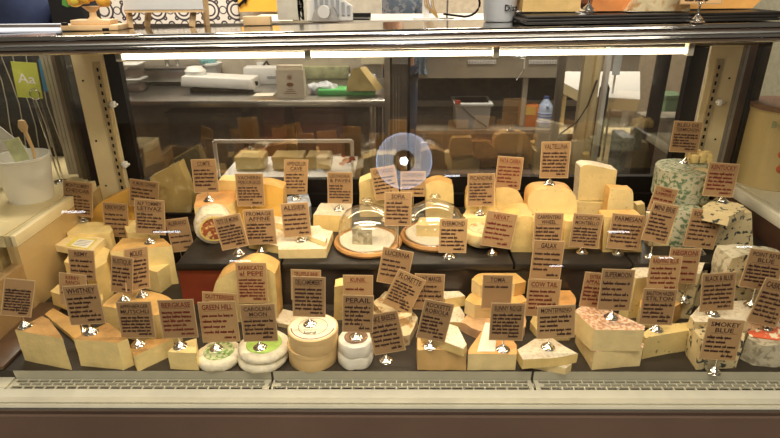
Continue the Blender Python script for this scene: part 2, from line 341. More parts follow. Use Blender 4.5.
# ends: cream lower wall with a glass pane above, white metal cap, posts
LZ = .885
for s, X in ((-1, XL), (1, XR)):
    x0, x1 = (X - .03, X) if s < 0 else (X, X + .03)
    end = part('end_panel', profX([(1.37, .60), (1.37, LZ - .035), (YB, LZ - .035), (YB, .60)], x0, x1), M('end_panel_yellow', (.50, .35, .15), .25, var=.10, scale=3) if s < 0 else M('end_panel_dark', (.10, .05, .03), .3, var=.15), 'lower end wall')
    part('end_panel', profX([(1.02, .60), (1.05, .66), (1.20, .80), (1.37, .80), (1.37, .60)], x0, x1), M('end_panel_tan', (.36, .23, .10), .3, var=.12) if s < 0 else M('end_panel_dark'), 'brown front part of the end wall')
    part('end_cap', BX(x0, x1, 1.372, YB - .05, LZ - .0345, LZ - .001, bev=.002), CREAM if s < 0 else CREAMW)
    part('end_glass', profX([(1.06, .68), (1.235, 1.38), (1.43, 1.39), (YB, 1.32), (YB, LZ), (1.372, LZ), (1.372, .80), (1.20, .80)], x0 + .012, x1 - .012), GLE, smooth=0)
    bm = bmesh.new(); xa = X - .115 if s < 0 else X + .04
    # slotted upright plates at the back corners
    xo, xi = (PY(72, 58, YB - .03).x, PY(103, 58, YB - .03).x) if s < 0 else (PY(712, 50, YB - .03).x, PY(742, 50, YB - .03).x)
    box(bm, min(xo, xi), max(xo, xi), YB - .035, YB - .025, DZ, 1.33)
    up = part('corner_plate', bm, CREAM)
    sx = (xi - .028 if s < 0 else xi * 0 + xo + .016)
    bm = bmesh.new(); box(bm, sx, sx + .020, YB - .043, YB - .0352, DZ, 1.28)
    st = part('shelf_standard', bm, M('standard_brass_beige', (.50, .40, .22), .35, .3), 'slotted shelf upright', parent=up)
    bm = bmesh.new(); z = .70
    while z < 1.27:
        box(bm, sx + .007, sx + .013, YB - .0445, YB - .0425, z, z + .012); z += .025
    part('slot', bm, BLKF, parent=up, kind='stuff')
    for zz in (1.22, 1.02, .86):
        bm = bmesh.new(); lathe(bm, [(0, 0), (.0035, 0), (.003, .002), (0, .002)], 10, (( xo + .022) if s < 0 else (xi - .022), YB - .035, zz), rot=Matrix.Rotation(PI / 2, 3, 'X'))
        part('screw', bm, BLKF, parent=up)
    for zz in (1.135, .93):
        xx = sx + .030; bm = bmesh.new()
        box(bm, xx, xx + .014, YB - .052, YB - .034, zz, zz + .02, bev=.003); box(bm, xx - .006, xx + .022, YB - .048, YB - .038, zz + .006, zz + .014, bev=.002)
        part('bracket', bm, PLW, 'white plastic clip on the upright', parent=up)
    xb = (PY(57, 62, YB).x, PY(72, 62, YB).x) if s < 0 else (PY(743, 55, YB).x, PY(762, 55, YB).x)
    part('rear_post', BX(xb[0], xb[0] + .4 * (xb[1] - xb[0]), YB - .03, YB + .03, .30, 1.34), M('post_brown', (.10, .065, .045), .3)); part('rear_post', BX(xb[0] + .4 * (xb[1] - xb[0]), xb[1], YB - .04, YB + .03, .30, 1.34), BLKF)
    part('fluted_cover', (lambda bm: ([box(bm, xb[0] - .012 * k - .010, xb[0] - .012 * k, YB - .03, YB - .01, .9, 1.33) for k in range(3)], bm)[1])(bmesh.new()), M('fluted_grey', (.30, .27, .22), .3))
# rear sliding doors: glass in black frames
xa, xb_ = PY(103, 60, YB).x, PY(712, 50, YB).x
mid = PY(400, 60, YB).x
for (a, b, yy) in ((xa, mid + .03, YB + .005), (mid - .03, xb_, YB + .030)):
    d = empty('rear_door', (0, 0, 0), None, None); d.parent = case; d.location = CO
    def dp(name, bm, m, lab=None):
        o = obj(name, bm, m, d, smooth=0)
        if lab: o['label'] = lab
    dp('glass_pane', BX(a, b, yy, yy + .006, .86, 1.325), GLR)
    bm = bmesh.new(); wv = .052
    if a == xa: box(bm, a, a + wv, yy - .012, yy + .02, .80, 1.33); box(bm, b - .005, b + .004, yy - .004, yy + .012, .80, 1.33)
    else: box(bm, b - wv, b, yy - .014, yy + .018, .80, 1.33); box(bm, a - .003, a + .004, yy - .004, yy + .012, .80, 1.33)
    box(bm, a, b, yy - .008, yy + .018, .80, .87); box(bm, a, b, yy - .008, yy + .018, 1.322, 1.335)
    dp('door_frame', bm, BLKF, 'black door frame')
# stepped shelf, red reflection painted on the left panel, dark gloss riser in panels
sxl = PZ(176, 262, SZ).x
shelf = part('stepped_shelf', BX(sxl + .002, XR - .003, SF + .006, YB - .05, DZ, SZ - .024), RISER, 'dark stepped shelf')
rs = [sxl, PY(236, 280, SF).x, PY(358, 280, SF).x, PY(520, 280, SF).x, PY(690, 280, SF).x, XR - .003]
for i in range(5):
    part('riser_panel', BX(rs[i] + .001, rs[i + 1] - .001, SF, SF + .006, DZ, SZ - .024), RISREFL if i == 0 else RISER, 'panel coloured as a red reflection' if i == 0 else None, parent=shelf)
part('rear_ledge', BX(XL + .002, sxl - .002, 1.66, YB - .05, DZ, SZ - .024), RISER)
# counters either side, outside the end glass
for s in (-1, 1):
    x0, x1 = (-2.1, XL - .032) if s < 0 else (XR + .032, 2.3)
    y0 = 1.372
    cn = empty('side_counter', ((x0 + x1) / 2, 1.7, 0), 'cream topped counter beyond the %s end glass of the cheese case' % ('left' if s < 0 else 'right'), 'counter')
    cc = Vector((-(x0 + x1) / 2, -1.7, 0))
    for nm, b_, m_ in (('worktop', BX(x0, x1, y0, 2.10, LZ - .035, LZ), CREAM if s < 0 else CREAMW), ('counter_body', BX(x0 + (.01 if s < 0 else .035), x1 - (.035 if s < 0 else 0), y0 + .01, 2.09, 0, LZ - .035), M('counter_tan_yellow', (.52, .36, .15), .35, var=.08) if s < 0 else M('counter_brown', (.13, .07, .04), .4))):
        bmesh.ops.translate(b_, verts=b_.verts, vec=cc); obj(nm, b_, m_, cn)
# slate boards on the step
bx = [sxl, PZ(281, 262, SZ).x, PZ(398, 262, SZ).x, PZ(514, 262, SZ).x, PZ(632, 262, SZ).x, XR - .005]
wh = ['at the left end, under the TETE DE MOINE card', 'under the two flat brie wedges', 'under the two glass domes', 'under the CARPENTERS WHEEL card', 'at the right end, under the ROQUEFORT card']
for i in range(5):
    a, b = bx[i] + .002, bx[i + 1] - .002
    bm = BX(a, b, SF - .012, YB - .060, SZ - .023, SZ, bev=.006)
    c = Vector(((a + b) / 2, 1.6, SZ - .023)); bmesh.ops.translate(bm, verts=bm.verts, vec=-c)
    tag(obj('slate_board', bm, SLATE, loc=c), 'dark slate board on the step, ' + wh[i], 'board', 'slate boards along the upper step')
# ---------------------------------------------------------------- cheese builders
FP = [([(XL, 1.10), (XR, 1.10), (XR, SF), (XL, SF)], DZ), ([(XL, SF - .2), (sxl, SF - .2), (sxl, 1.66), (XL, 1.66)], DZ), ([(sxl, SF - .012), (XR, SF - .012), (XR, YB), (sxl, YB)], SZ)]
def inside(pt, poly):
    x, y = pt; r = False; n = len(poly)
    for i in range(n):
        x1, y1 = poly[i]; x2, y2 = poly[(i + 1) % n]
        if (y1 > y) != (y2 > y) and x < (x2 - x1) * (y - y1) / (y2 - y1) + x1: r = not r
    return r
def hit(u, v):
    best = None
    for poly, z in FP:
        p = PZ(u, v, z)
        if inside((p.x, p.y), poly) and (best is None or p.y < best.y): best = p
    return best or PZ(u, v, DZ)
def support(x, y, zmax):
    return max([z for poly, z in FP if z < zmax and inside((x, y), poly)] or [DZ])
def height(h, z0):
    if isinstance(h, (int, float)): return h
    if h[0] == 'Y': return PY(h[1], h[2], h[3]).z - z0
    p = PZ(h[0], h[2], z0); return PY(h[0], h[1], p.y).z - z0
def split(bm, name, label, loc, pm, rm, rname='rind', cat='cheese', group=None, wob=.0016, rlabel=None, sub=True):
    bmesh.ops.recalc_face_normals(bm, faces=bm.faces)
    if sub:
        for it in range(3):
            es = [e for e in bm.edges if e.calc_length() > .022]
            if not es or len(bm.faces) > 6000: break
            bmesh.ops.triangulate(bm, faces=[f for f in bm.faces if len(f.verts) > 4])
            es = [e for e in bm.edges if e.calc_length() > .022]
            bmesh.ops.subdivide_edges(bm, edges=es, cuts=1, use_grid_fill=True)
        zmin = min(v.co.z for v in bm.verts)
        for v in bm.verts:
            d = noise.noise_vector(v.co * 26 + Vector(loc) * 7) * wob + noise.noise_vector(v.co * 70 + Vector(loc) * 3) * wob * .4
            if v.co.z < zmin + .0005: d.z = 0
            v.co += d
    b2 = bm.copy()
    bmesh.ops.delete(bm, geom=[f for f in bm.faces if f.material_index == 1], context='FACES')
    bmesh.ops.delete(b2, geom=[f for f in b2.faces if f.material_index == 0], context='FACES')
    for b in (bm, b2):
        for v in [v for v in b.verts if not v.link_faces]: b.verts.remove(v)
        for f in b.faces: f.material_index = 0
    if len(bm.faces) == 0: o = obj(name, b2, rm, loc=loc)
    else:
        o = obj(name, bm, pm, loc=loc)
        if len(b2.faces):
            r = obj(rname, b2, rm, o)
            if rlabel: r['label'] = rlabel
        else: b2.free()
    return tag(o, label, cat, group)
def soften(pts, er, lim=62, it=2):
    """round off the shallow corners of a polygon that lie between two rind sides"""
    for _ in range(it):
        n = len(pts); P, E = [], set()
        for i in range(n):
            a, b, c = Vector(pts[i - 1]), Vector(pts[i]), Vector(pts[(i + 1) % n])
            t = math.degrees((b - a).angle(c - b)) if (b - a).length > 1e-6 and (c - b).length > 1e-6 else 180
            if (i - 1) % n in er and i in er and 3 < t < lim:
                E.add(len(P)); P.append(tuple(b.lerp(a, .27))); E.add(len(P)); P.append(tuple(b.lerp(c, .27)))
            else:
                if i in er: E.add(len(P))
                P.append(tuple(b))
        pts, er = P, E
    return pts, er
def wedge(label, z0, top, h, pm, rm, edges=(), topr=1, botr=1, bev=.0020, name='cheese_wedge', wob=.0016, rname='rind', rlabel=None, cat='cheese', group=None, shift=(0, 0)):
    """cheese standing on z0 whose top face outline is seen at the pixels top; edges = indexes of rind sides"""
    h = max(.012, height(h, z0)); pts = [PZ(u, v, z0 + h) for u, v in top]
    if not len(edges): botr = 0
    pts = [(p.x + shift[0], min(p.y + shift[1], 1.393) if (z0 < SZ - .03 and p.x > sxl - .01) or (z0 < SZ and z0 + h > SZ and p.x > sxl) else p.y + shift[1]) for p in pts]; n = len(pts)
    er = set(edges)
    a = sum(pts[i][0] * pts[(i + 1) % n][1] - pts[(i + 1) % n][0] * pts[i][1] for i in range(n))
    if a < 0:
        pts = pts[::-1]; er = {(n - 2 - e) % n for e in er}
    if len(er) >= 3: pts, er = soften(pts, er); n = len(pts)
    cx = sum(p[0] for p in pts) / n; cy = sum(p[1] for p in pts) / n
    bm = bmesh.new(); B = [bm.verts.new((p[0] - cx, p[1] - cy, 0)) for p in pts]; T = [bm.verts.new((p[0] - cx, p[1] - cy, h)) for p in pts]
    bm.faces.new(B[::-1]).material_index = botr; bm.faces.new(T).material_index = topr
    for i in range(n): bm.faces.new((B[i], B[(i + 1) % n], T[(i + 1) % n], T[i])).material_index = 1 if i in er else 0
    if bev: bmesh.ops.bevel(bm, geom=[e for e in bm.edges if e.is_manifold and e.calc_face_angle(1.0) > .45], material=-1, offset=bev, segments=2, affect='EDGES', clamp_overlap=True, profile=.5)
    FP.append((pts, z0 + h))
    o = split(bm, name, label, (cx, cy, z0), pm, rm, wob=wob, rname=rname, rlabel=rlabel, cat=cat, group=group)
    return z0 + h
def upright(label, z0, Y, outline, depth, pm, rm, bev=.0022, name='cheese_block', wob=.0016, rname='rind', front=0, yaw=0, drop=True, rlabel=None, cat='cheese'):
    """cheese whose cut face is turned to the viewer: outline in pixels on the plane y=Y"""
    if z0 < SZ - .03 and Y < SF: depth = min(depth, 1.392 - Y)
    P = [PY(u, v, Y) for u, v in outline]; zm = min(p.z for p in P)
    if drop:
        P = [Vector((p.x, Y, z0 if p.z < zm + .012 else p.z)) for p in P]
    q = [(p.x, p.z) for p in P]; q, _e = soften(q, set(range(len(q))), 50); P = [Vector((a, Y, b)) for a, b in q]
    cx = (min(p.x for p in P) + max(p.x for p in P)) / 2; n = len(P)
    bm = bmesh.new(); A = [bm.verts.new((p.x - cx, 0, p.z - z0)) for p in P]; B = [bm.verts.new((p.x - cx, depth, p.z - z0)) for p in P]
    bm.faces.new(A).material_index = front; bm.faces.new(B[::-1]).material_index = 1
    for i in range(n): bm.faces.new((A[i], B[i], B[(i + 1) % n], A[(i + 1) % n])).material_index = 1
    if bev: bmesh.ops.bevel(bm, geom=[e for e in bm.edges if e.is_manifold and e.calc_face_angle(1.0) > .45], material=-1, offset=bev, segments=2, affect='EDGES', clamp_overlap=True, profile=.5)
    if yaw: bmesh.ops.rotate(bm, verts=bm.verts, cent=(0, depth / 2, 0), matrix=Matrix.Rotation(yaw, 3, 'Z'))
    zt = max(p.z for p in P); x0, x1 = min(p.x for p in P), max(p.x for p in P)
    FP.append(([(x0, Y), (x1, Y), (x1, Y + depth), (x0, Y + depth)], zt))
    split(bm, name, label, (cx, Y, z0), pm, rm, wob=wob, rname=rname, rlabel=rlabel, cat=cat)
    return zt
def disc(label, z0, c, rpx, h, m, name='cheese_round', edge=.006, wob=.02, sag=0, parts=None, cat='cheese', group=None, bulge=.0):
    h = height(h, z0); p = PZ(c[0], c[1], z0 + h); r = (PZ(c[0] + rpx, c[1], z0 + h) - p).length
    e = edge; prof = [(0, 0), (r - e, 0), (r - e * .3, e * .3), (r + bulge * .6, e), (r + bulge, h / 2), (r + bulge * .6, h - e), (r - e * .3, h - e * .3), (r - e, h), (r * .6, h + .0005), (0, h)]
    bm = bmesh.new(); lathe(bm, prof, 40, wob=wob)
    for v in bm.verts:
        if v.co.z > .001: v.co += noise.noise_vector(v.co * 60 + p * 5) * (.0022 if wob > .01 else 0.0)
    o = obj(name, bm, m, loc=(p.x, p.y, z0)); tag(o, label, cat, group)
    FP.append(([(p.x + r * .95 * math.cos(t), p.y + r * .95 * math.sin(t)) for t in [2 * PI * k / 16 for k in range(16)]], z0 + h))
    return o, r, z0 + h
# ---------------------------------------------------------------- cheeses on the lower deck, front row, left to right
wedge('large pale wedge at the far left of the front row, with tan rind on top', DZ, [(15, 330), (42, 316), (49, 319), (60, 334), (63, 339)], (62, 338, 369), YEL, RIND, edges=(0,))
t5 = wedge('yellow wedge lying behind the WHITNEY wedge, half hidden by the WHITNEY card', DZ, [(45, 314), (53, 308), (79, 322), (82, 336), (76, 340)], ('Y', 45, 314, 1.33), YEL, RINDY, edges=(0,))
t6 = wedge('small cream block standing on the yellow wedge behind the WHITNEY card', t5, [(50, 291), (58, 284), (72, 290), (70, 299)], .045, PALE, PALE, topr=0, botr=0)
wedge('golden topped wedge in the front row just below the WHITNEY card', DZ, [(74, 339), (107, 322.5), (121, 332), (128, 338.5), (117, 343)], (117, 343, 370), YEL, RIND, edges=(1, 2))
wedge('thin wedge lying askew with grey tan rind tip under the APPENBERGER MUTSCHLI card', DZ, [(130, 347.5), (139, 341), (152, 339), (173, 338.5), (134, 356)], ('Y', 130, 347.5, 1.13), YEL, RIND, edges=(0,))
wedge('small smooth yellow wedge under the BERGKASE card in the front row', DZ, [(167, 352), (176, 345), (196.5, 338), (197, 350), (196, 353.5)], (182, 353, 370), YEL, YEL, topr=0, botr=0)
def label_disc(o, r, h, m, name='paper_label', rr=.72, lab=None, text=None):
    bm = bmesh.new(); lathe(bm, [(0, 0), (r * rr, 0), (r * rr - .0004, .0012), (0, .0012)], 36)
    l = obj(name, bm, m, o, (0, 0, h + .0006))
    if lab: l['label'] = lab
    return l
GRNL = spots('green_leafy_label', (.62, .66, .36), (.20, .34, .10), 90, .5, spread=.05, rough=.4, bump=0)
GRN2 = M('bright_green_label', (.40, .60, .12), .45, var=.15, bump=0)
BRL = spots('brown_round_label', (.24, .13, .07), (.66, .54, .38), 110, .62, rough=.5, bump=0)
o, r, t = disc('single flat white rind round with a green leafy label under the GREEN HILL card', DZ, (219, 351), 21, .026, RIVO, wob=.05, bulge=.003); label_disc(o, r, t - DZ, GRNL)
hh = height((263, 353, 371), DZ)
o, r, t = disc('lower white bloomy round under the CAROLINA MOON round', DZ, (263, 352), 24, .022, RIVO, wob=.05, bulge=.003)
o, r, t = disc('upper white bloomy round with bright green label under the CAROLINA MOON card', t, (264, 343), 24.5, .022, RIVO, wob=.05, bulge=.003); label_disc(o, r, .022, GRN2)
BX1 = lambda lab, z0, c, h, top: disc(lab, z0, c, 24.5, h, WOODB, name='cheese_box', edge=.0015, wob=0)
o, r, t = BX1('lower round spruce wood cheese box under the lidded box', DZ, (312.5, 341.5), .047, 0)
bm = bmesh.new(); lathe(bm, [(r + .0002, 0), (r + .0016, .001), (r + .0016, .012), (r + .0002, .013)], 40); obj('box_lid', bm, WOODB, o, (0, 0, .036))
o, r, t = BX1('upper round spruce wood cheese box with printed pale lid under the DELICAMEMBERT card', t, (313, 327), .045, 1)
bm = bmesh.new(); lathe(bm, [(r + .0002, 0), (r + .0016, .001), (r + .0016, .012), (r + .0002, .013)], 40); obj('box_lid', bm, WOODB, o, (0, 0, .033))
pl = label_disc(o, r, .045, BLID, rr=.96, lab='pale printed lid paper with red ring')
bm = bmesh.new()
def ringm(bm, r0, r1, z, a0=0, a1=2 * PI, n=40):
    for k in range(n):
        q0 = a0 + (a1 - a0) * k / n; q1 = a0 + (a1 - a0) * (k + 1) / n
        bm.faces.new([bm.verts.new((r_ * math.cos(q), r_ * math.sin(q), z)) for r_, q in ((r0, q0), (r1, q0), (r1, q1), (r0, q1))])
ringm(bm, r * .86, r * .90, .0018, PI * 1.05, PI * 1.95); ringm(bm, r * .58, r * .60, .0018)
obj('printed_ring', bm, INKR, pl)
def text_mesh(bm, s, w, hcap, loc, mat3=None, mi=0, off=.0, fit=True):
    c = bpy.data.curves.new('t', 'FONT'); c.body = s; c.size = 1.0; c.align_x = 'CENTER'; c.offset = off; c.resolution_u = 2
    o = bpy.data.objects.new('t', c); C.objects.link(o)
    me = o.to_mesh()
    if len(me.vertices) == 0: bpy.data.objects.remove(o); return
    xs = [v.co.x for v in me.vertices]; ys = [v.co.y for v in me.vertices]
    sx = w / max(.01, max(xs) - min(xs)); sy = hcap / .70
    if not fit: sx = min(sx, sy)
    sx = min(sx, sy * 1.25); cx = (max(xs) + min(xs)) / 2
    vs = []
    for v in me.vertices:
        p = Vector(((v.co.x - cx) * sx, 0, v.co.y * sy))
        if mat3: p = mat3 @ p
        vs.append(bm.verts.new(p + Vector(loc)))
    for f in me.polygons:
        try: bm.faces.new([vs[i] for i in f.vertices]).material_index = mi
        except ValueError: pass
    o.to_mesh_clear(); bpy.data.objects.remove(o); bpy.data.curves.remove(c)
bm = bmesh.new(); text_mesh(bm, 'lord', .035, .010, (-.004, -.032, .0019), Matrix.Rotation(-PI / 2, 3, 'X'), off=.02); obj('printing', bm, BLKF, pl)
o, r, t = disc('lower round in white wax paper under the PERAIL round', DZ, (355.5, 348.5), 18, .034, WPAP, wob=.06)
o, r, t = disc('upper round in white wax paper with brown label under the PERAIL card', t, (356, 337), 18, .034, WPAP, wob=.06); label_disc(o, r, .034, BRL, rr=.66)
# wrapped cheese between the LAKE BREEZE card and the row behind
zt = wedge('rumpled plastic wrapped soft cheese behind the LAKE BREEZE card', DZ, [(366, 318), (385, 298), (408, 302), (417, 318), (410, 336), (384, 341)], ('Y', 384, 322, 1.27), PLAS, PLAS, bev=.012, wob=.006, name='wrapped_cheese')
wedge('tan paper packet with orange spot lying on the rumpled wrapped cheese', zt, [(372, 302), (391, 289), (413, 300), (410, 316), (392, 322)], .024, PLAS, PLAS, bev=.008, wob=.005, name='wrapped_cheese')
# robiola pair
t = wedge('tan paper wrapped square cheese under the white bloomy wedge of ROCKETTS ROBIOLA', DZ, [(417, 338), (424, 330), (460, 333), (467, 346), (467, 350), (418, 350)], (440, 350, 370), TPAP, TPAP, bev=.007, wob=.003, name='wrapped_cheese')
wedge('white bloomy triangular wedge resting on the tan paper wrapped square cheese', t, [(421, 334), (436, 322), (447, 323), (458, 327), (467, 344), (464, 349)], .022, PALE, RWHT, edges=(0, 1, 2))
# sunny ridge
t = wedge('orange rinded block with a white paper strip on top, under the SUNNY RIDGE card', DZ, [(468, 351), (478, 336), (488, 322), (500, 323), (517, 345), (517, 354), (468, 354)], (490, 354, 370), CRM, RORG, edges=(0, 1, 2, 3))
pp = [PZ(u, v, t) for u, v in ((477, 352), (485, 323), (498, 324), (495, 352))]
bm = bmesh.new(); prism(bm, [(p.x - pp[0].x, p.y - pp[0].y) for p in pp], 0, .0015)
tag(obj('paper_strip', bm, WPAP, loc=(pp[0].x, pp[0].y, t + .0003)), 'white paper strip laid on the orange rinded SUNNY RIDGE block', 'paper')
# brie triangles
t = wedge('lower brie triangle peeking out right of the SUNNY RIDGE block', DZ, [(525, 360), (548, 347), (564, 350), (572, 364), (566, 368)], .020, CRM, RWHT, edges=(1, 2))
wedge('upper white topped brie triangle under the MONTEFRENO card', t + .001, [(517, 350), (535, 339), (550, 337), (578, 354), (560, 357), (523, 360)], .026, PALE, RWHT, edges=())
# two big stacked bries
t = wedge('lower of two big stacked wedges with peach coloured seam, right of the brie triangles', DZ, [(577, 325), (600, 318), (644, 344), (643, 348), (594.5, 352)], (594, 352, 370), CRM, RPNK, edges=(1,), bev=.005)
wedge('upper of the two big stacked wedges, speckled pinkish top carrying the black lettered SUPERMOON card', t, [(575, 311), (583, 305), (600, 306), (645, 326), (644.5, 330), (594.5, 330)], (594, 330, 351), CRM, RPNK, edges=(1, 2), bev=.004)
# stilton
ts = wedge('blue veined yellow block under the STILTON card', DZ, [(642, 334), (652, 326), (689, 322), (690, 330), (646, 338)], (646, 337, 358), BLU2, BLU2, topr=0, botr=0)
wedge('tall yellow block with golden edge behind the STILTON card', DZ, [(640, 300), (650, 296), (680, 294), (685, 300), (672, 309), (640, 309)], ('Y', 660, 306, 1.30), BLU2, RINDY, edges=(3,))
wedge('tall creamy blue veined block behind the SMOKEY BLUE card', DZ, [(692, 328), (696, 317), (722, 317), (745, 334), (744, 341), (703, 343)], (703, 342, 369), BLU, BLU, topr=0, botr=0, bev=.006)
zr = wedge('grey crusted wedge at the right end of the front row, under a red foil label', DZ, [(746, 338), (755, 326), (775, 322), (815, 330), (830, 345), (800, 347), (760, 345)], (770, 346, 367), RGRY, RGRY, bev=.008, wob=.004)
p = PZ(766, 333, zr)
bm = BX(-.045, .05, -.03, .03, 0, .003, bev=.001); bmesh.ops.rotate(bm, verts=bm.verts, cent=(0, 0, 0), matrix=Matrix.Rotation(-.25, 3, 'Z'))
REDL = spots('red_and_cream_foil_label', (.80, .16, .07), (.90, .80, .55), 45, .52, spread=.05, rough=.35, bump=.2)
tag(obj('foil_label', bm, REDL, loc=(p.x, p.y, zr + .001)), 'red and cream foil label lying on the grey crusted wedge at right', 'label')
# ---------------------------------------------------------------- second row on the deck
# left stack
t9 = wedge('large golden wheel wedge behind the APPENBERGER MUTSCHLI and BERGKASE cards', DZ, [(103, 306), (106, 300), (119, 291), (138, 289), (160, 293), (175, 300), (178, 312), (154, 315)], ('Y', 154, 314, 1.21), YEL, RINDY, edges=(0, 1, 2, 3, 4, 5))
wedge('smooth yellow wedge with pointed corner between the paired tilted cards and the leftmost riser panel', DZ, [(141, 267.5), (147, 260.5), (168, 259.5), (170, 263), (157, 272)], (157, 272, 293), YEL, PALE, topr=0, botr=0)
tl = wedge('big yellow block stacked below the pale block, left of the paired tilted cards', DZ, [(83, 300), (84, 290), (102, 284), (103, 300), (95, 306)], ('Y', 92, 304, 1.36), YEL, YEL, topr=0, botr=0)
tl = wedge('pale yellow block below the boxed label cheese at far left', DZ, [(64, 262), (70, 252), (98, 244), (110, 250), (106, 262), (94, 270)], ('Y', 94, 268, 1.42), PALE, PALE, topr=0, botr=0, bev=.006)
tb = wedge('flat cream slab bearing a yellow and white printed label, left stack', tl, [(55, 245), (71, 234), (105, 238), (92, 252)], .022, CRM, CRM, topr=0, botr=0, bev=.004)
c = [PZ(u, v, tb) for u, v in ((66, 246), (76, 237.5), (97, 240), (88, 249.5))]
bm = bmesh.new(); prism(bm, [(q.x - c[0].x, q.y - c[0].y) for q in c], 0, .0008)
lb = tag(obj('printed_label', bm, M('label_yellow_black', (.75, .62, .12), .4, bump=0), loc=(c[0].x, c[0].y, tb + .001)), 'yellow edged printed label on the flat cream slab', 'label')
c2 = [PZ(u, v, tb) for u, v in ((71, 246), (79, 239.5), (95, 241), (87, 248.7))]
bm = bmesh.new(); prism(bm, [(q.x - c[0].x, q.y - c[0].y) for q in c2], .0009, .0014); obj('white_panel', bm, WPAP, lb)
bm = bmesh.new()
for k in range(4):
    a = c2[0].lerp(c2[1], .2 + k * .2); b = c2[3].lerp(c2[2], .2 + k * .2); a = a.lerp(b, .1); b = a.lerp(b, .85)
    tube(bm, [(a.x - c[0].x, a.y - c[0].y, .0016), (b.x - c[0].x, b.y - c[0].y, .0016)], .0006, 4)
obj('printed_lines', bm, BLKF, lb)
t7 = wedge('broad yellow wedge with tan top under the LETIVAZ card', DZ, [(110, 252), (122, 238), (163, 238), (172, 246)], ('Y', 140, 249, 1.50), YEL, RINDY, edges=())
wedge('yellow block leaning behind the MONTGOMERY card, left stack', DZ, [(64, 228), (76, 222), (108, 222), (113, 230), (110, 233), (68, 235)], ('Y', 90, 232, 1.60), YEL, PALE, topr=0, botr=0)
wedge('yellow block between the KIRKWORD and LETIVAZ cards', DZ, [(124, 226), (130, 220), (152, 219), (158, 226), (150, 232), (127, 233)], ('Y', 135, 230, 1.62), YEL, YEL, topr=0, botr=0)
upright('tall golden slab with sloping top at the far left back behind the KIRKWORD card', SZ - .024, 1.70, [(93, 240), (94, 206), (109, 197), (128, 190), (134, 215), (136, 240)], .045, GOLD, RINDY, drop=True)
upright('plastic wrapped yellow wedge standing at the left back corner, left of the COMTE card', SZ, 1.76, [(154, 222), (150, 178), (178, 163), (194, 200), (192, 222)], .05, PLAS2, PLAS2, name='wrapped_cheese', wob=.004)
# centre
tm = upright('tall barrel backed wedge behind the BARRICATO AL PEPE card', DZ, 1.31, [(214, 330), (212.5, 284), (222, 276), (236, 269), (250, 264), (264, 267), (275, 274), (277, 300), (279, 330)], .07, YEL, RINDY, yaw=.0)
t = wedge('low white brie wedge between the CAROLINA MOON card and the wooden boxes', DZ, [(276, 318), (283, 309), (302, 313), (312, 322), (300, 327), (278, 323)], ('Y', 285, 321, 1.30), CRM, RWHT, edges=(1,))
upright('pale yellow slab standing behind the KUNIK card', DZ, 1.32, [(334, 330), (334.5, 287), (346, 284), (372, 286), (372, 330)], .04, PALE, PALE)
wedge('rumpled clear wrapped wedge behind the tilted card, left of the LUCERNA card', DZ, [(377, 300), (385, 288), (400, 284), (412, 294), (404, 304)], ('Y', 385, 302, 1.33), PLAS, PLAS, bev=.01, wob=.005, name='wrapped_cheese')
t = wedge('lower pale brie wedge right of the ROCKETTS ROBIOLA card', DZ, [(438, 312), (444, 300), (456, 300), (465, 315), (462, 322), (446, 322)], ('Y', 455, 321, 1.29), PALE, RWHT, edges=(1, 2))
wedge('upper pale wedge with crusty top between the ROBIOLA and TOMA cards', t, [(434, 292), (440, 284), (458, 286), (465, 296), (445, 299)], .032, PALE, RWHT, edges=(1,))
t = wedge('brown rinded half wheel in crumpled plastic at the bottom of the TOMA stack', DZ, [(461, 322), (467, 312), (490, 306), (520, 310), (529, 322), (520, 333), (480, 333)], ('Y', 470, 316, 1.30), PLAS, M('rind_brown_crumpled', (.66, .42, .22), .35, var=.3, bump=.9, bscale=40), edges=(0, 1, 2, 3, 4, 5, 6), bev=.01, wob=.004)
q = PY(487, 322, PZ(487, 332, DZ).y - .004)
bm = bmesh.new(); lathe(bm, [(0, 0), (.022, 0), (.022, .0015), (0, .0015)], 24, rot=Matrix.Rotation(PI / 2, 3, 'X'), sy=.8)
t2 = wedge('middle cream half wheel of the TOMA stack', t, [(465, 300), (472, 291), (495, 287), (520, 291), (528, 301), (515, 305), (475, 305)], .042, CRM, RINDY, edges=(0, 1, 2, 3, 4), bev=.006)
wedge('top cream half wheel with tan rind behind the TOMA card', t2, [(472, 279), (478, 272), (495, 268), (515, 271), (526, 281), (515, 284), (480, 285)], .040, CRM, RINDY, edges=(0, 1, 2, 3, 4), bev=.006)
bm.free()
wedge('yellow wheel with orange back behind the COW TAIL card', DZ, [(545, 296), (555, 286), (570, 289), (578, 300), (572, 308), (550, 308)], ('Y', 560, 306, 1.31), YEL, RORG, edges=(1, 2, 3), bev=.006)
wedge('wedge with dimpled cream face behind the MONTEFRENO card', DZ, [(530, 322), (536, 310), (560, 312), (580, 322), (570, 333), (540, 333)], ('Y', 540, 330, 1.24), BLU2, YEL, topr=0)
wedge('pale wedge with mouldy green tinged back, left of the RASPING BLUE card', DZ, [(626, 274), (628, 261), (640, 258), (668, 262), (668, 276), (636, 278)], ('Y', 640, 276, 1.34), BLU2, RWHT, edges=(0, 1, 2), bev=.005)
wedge('veined cream block under the NEGRONI card', DZ, [(664, 268), (672, 252), (696, 250), (704, 262), (700, 274), (668, 274)], ('Y', 685, 272, 1.34), BLU, RWHT, bev=.005)
tq = wedge('long block with rows of blue needle veins behind the BLACK AND BLUE card', DZ, [(690, 316), (700, 305), (745, 300), (775, 306), (778, 316), (740, 322), (695, 322)], ('Y', 735, 306, 1.24), BLU, RWHT, bev=.006)
upright('tall crumbly blue cheese standing behind the POINT REYES BLUE card', DZ, 1.30, [(724, 322), (724, 272), (732, 258), (752, 255), (775, 258), (795, 262), (800, 322)], .07, BLU, RGRY, wob=.004)
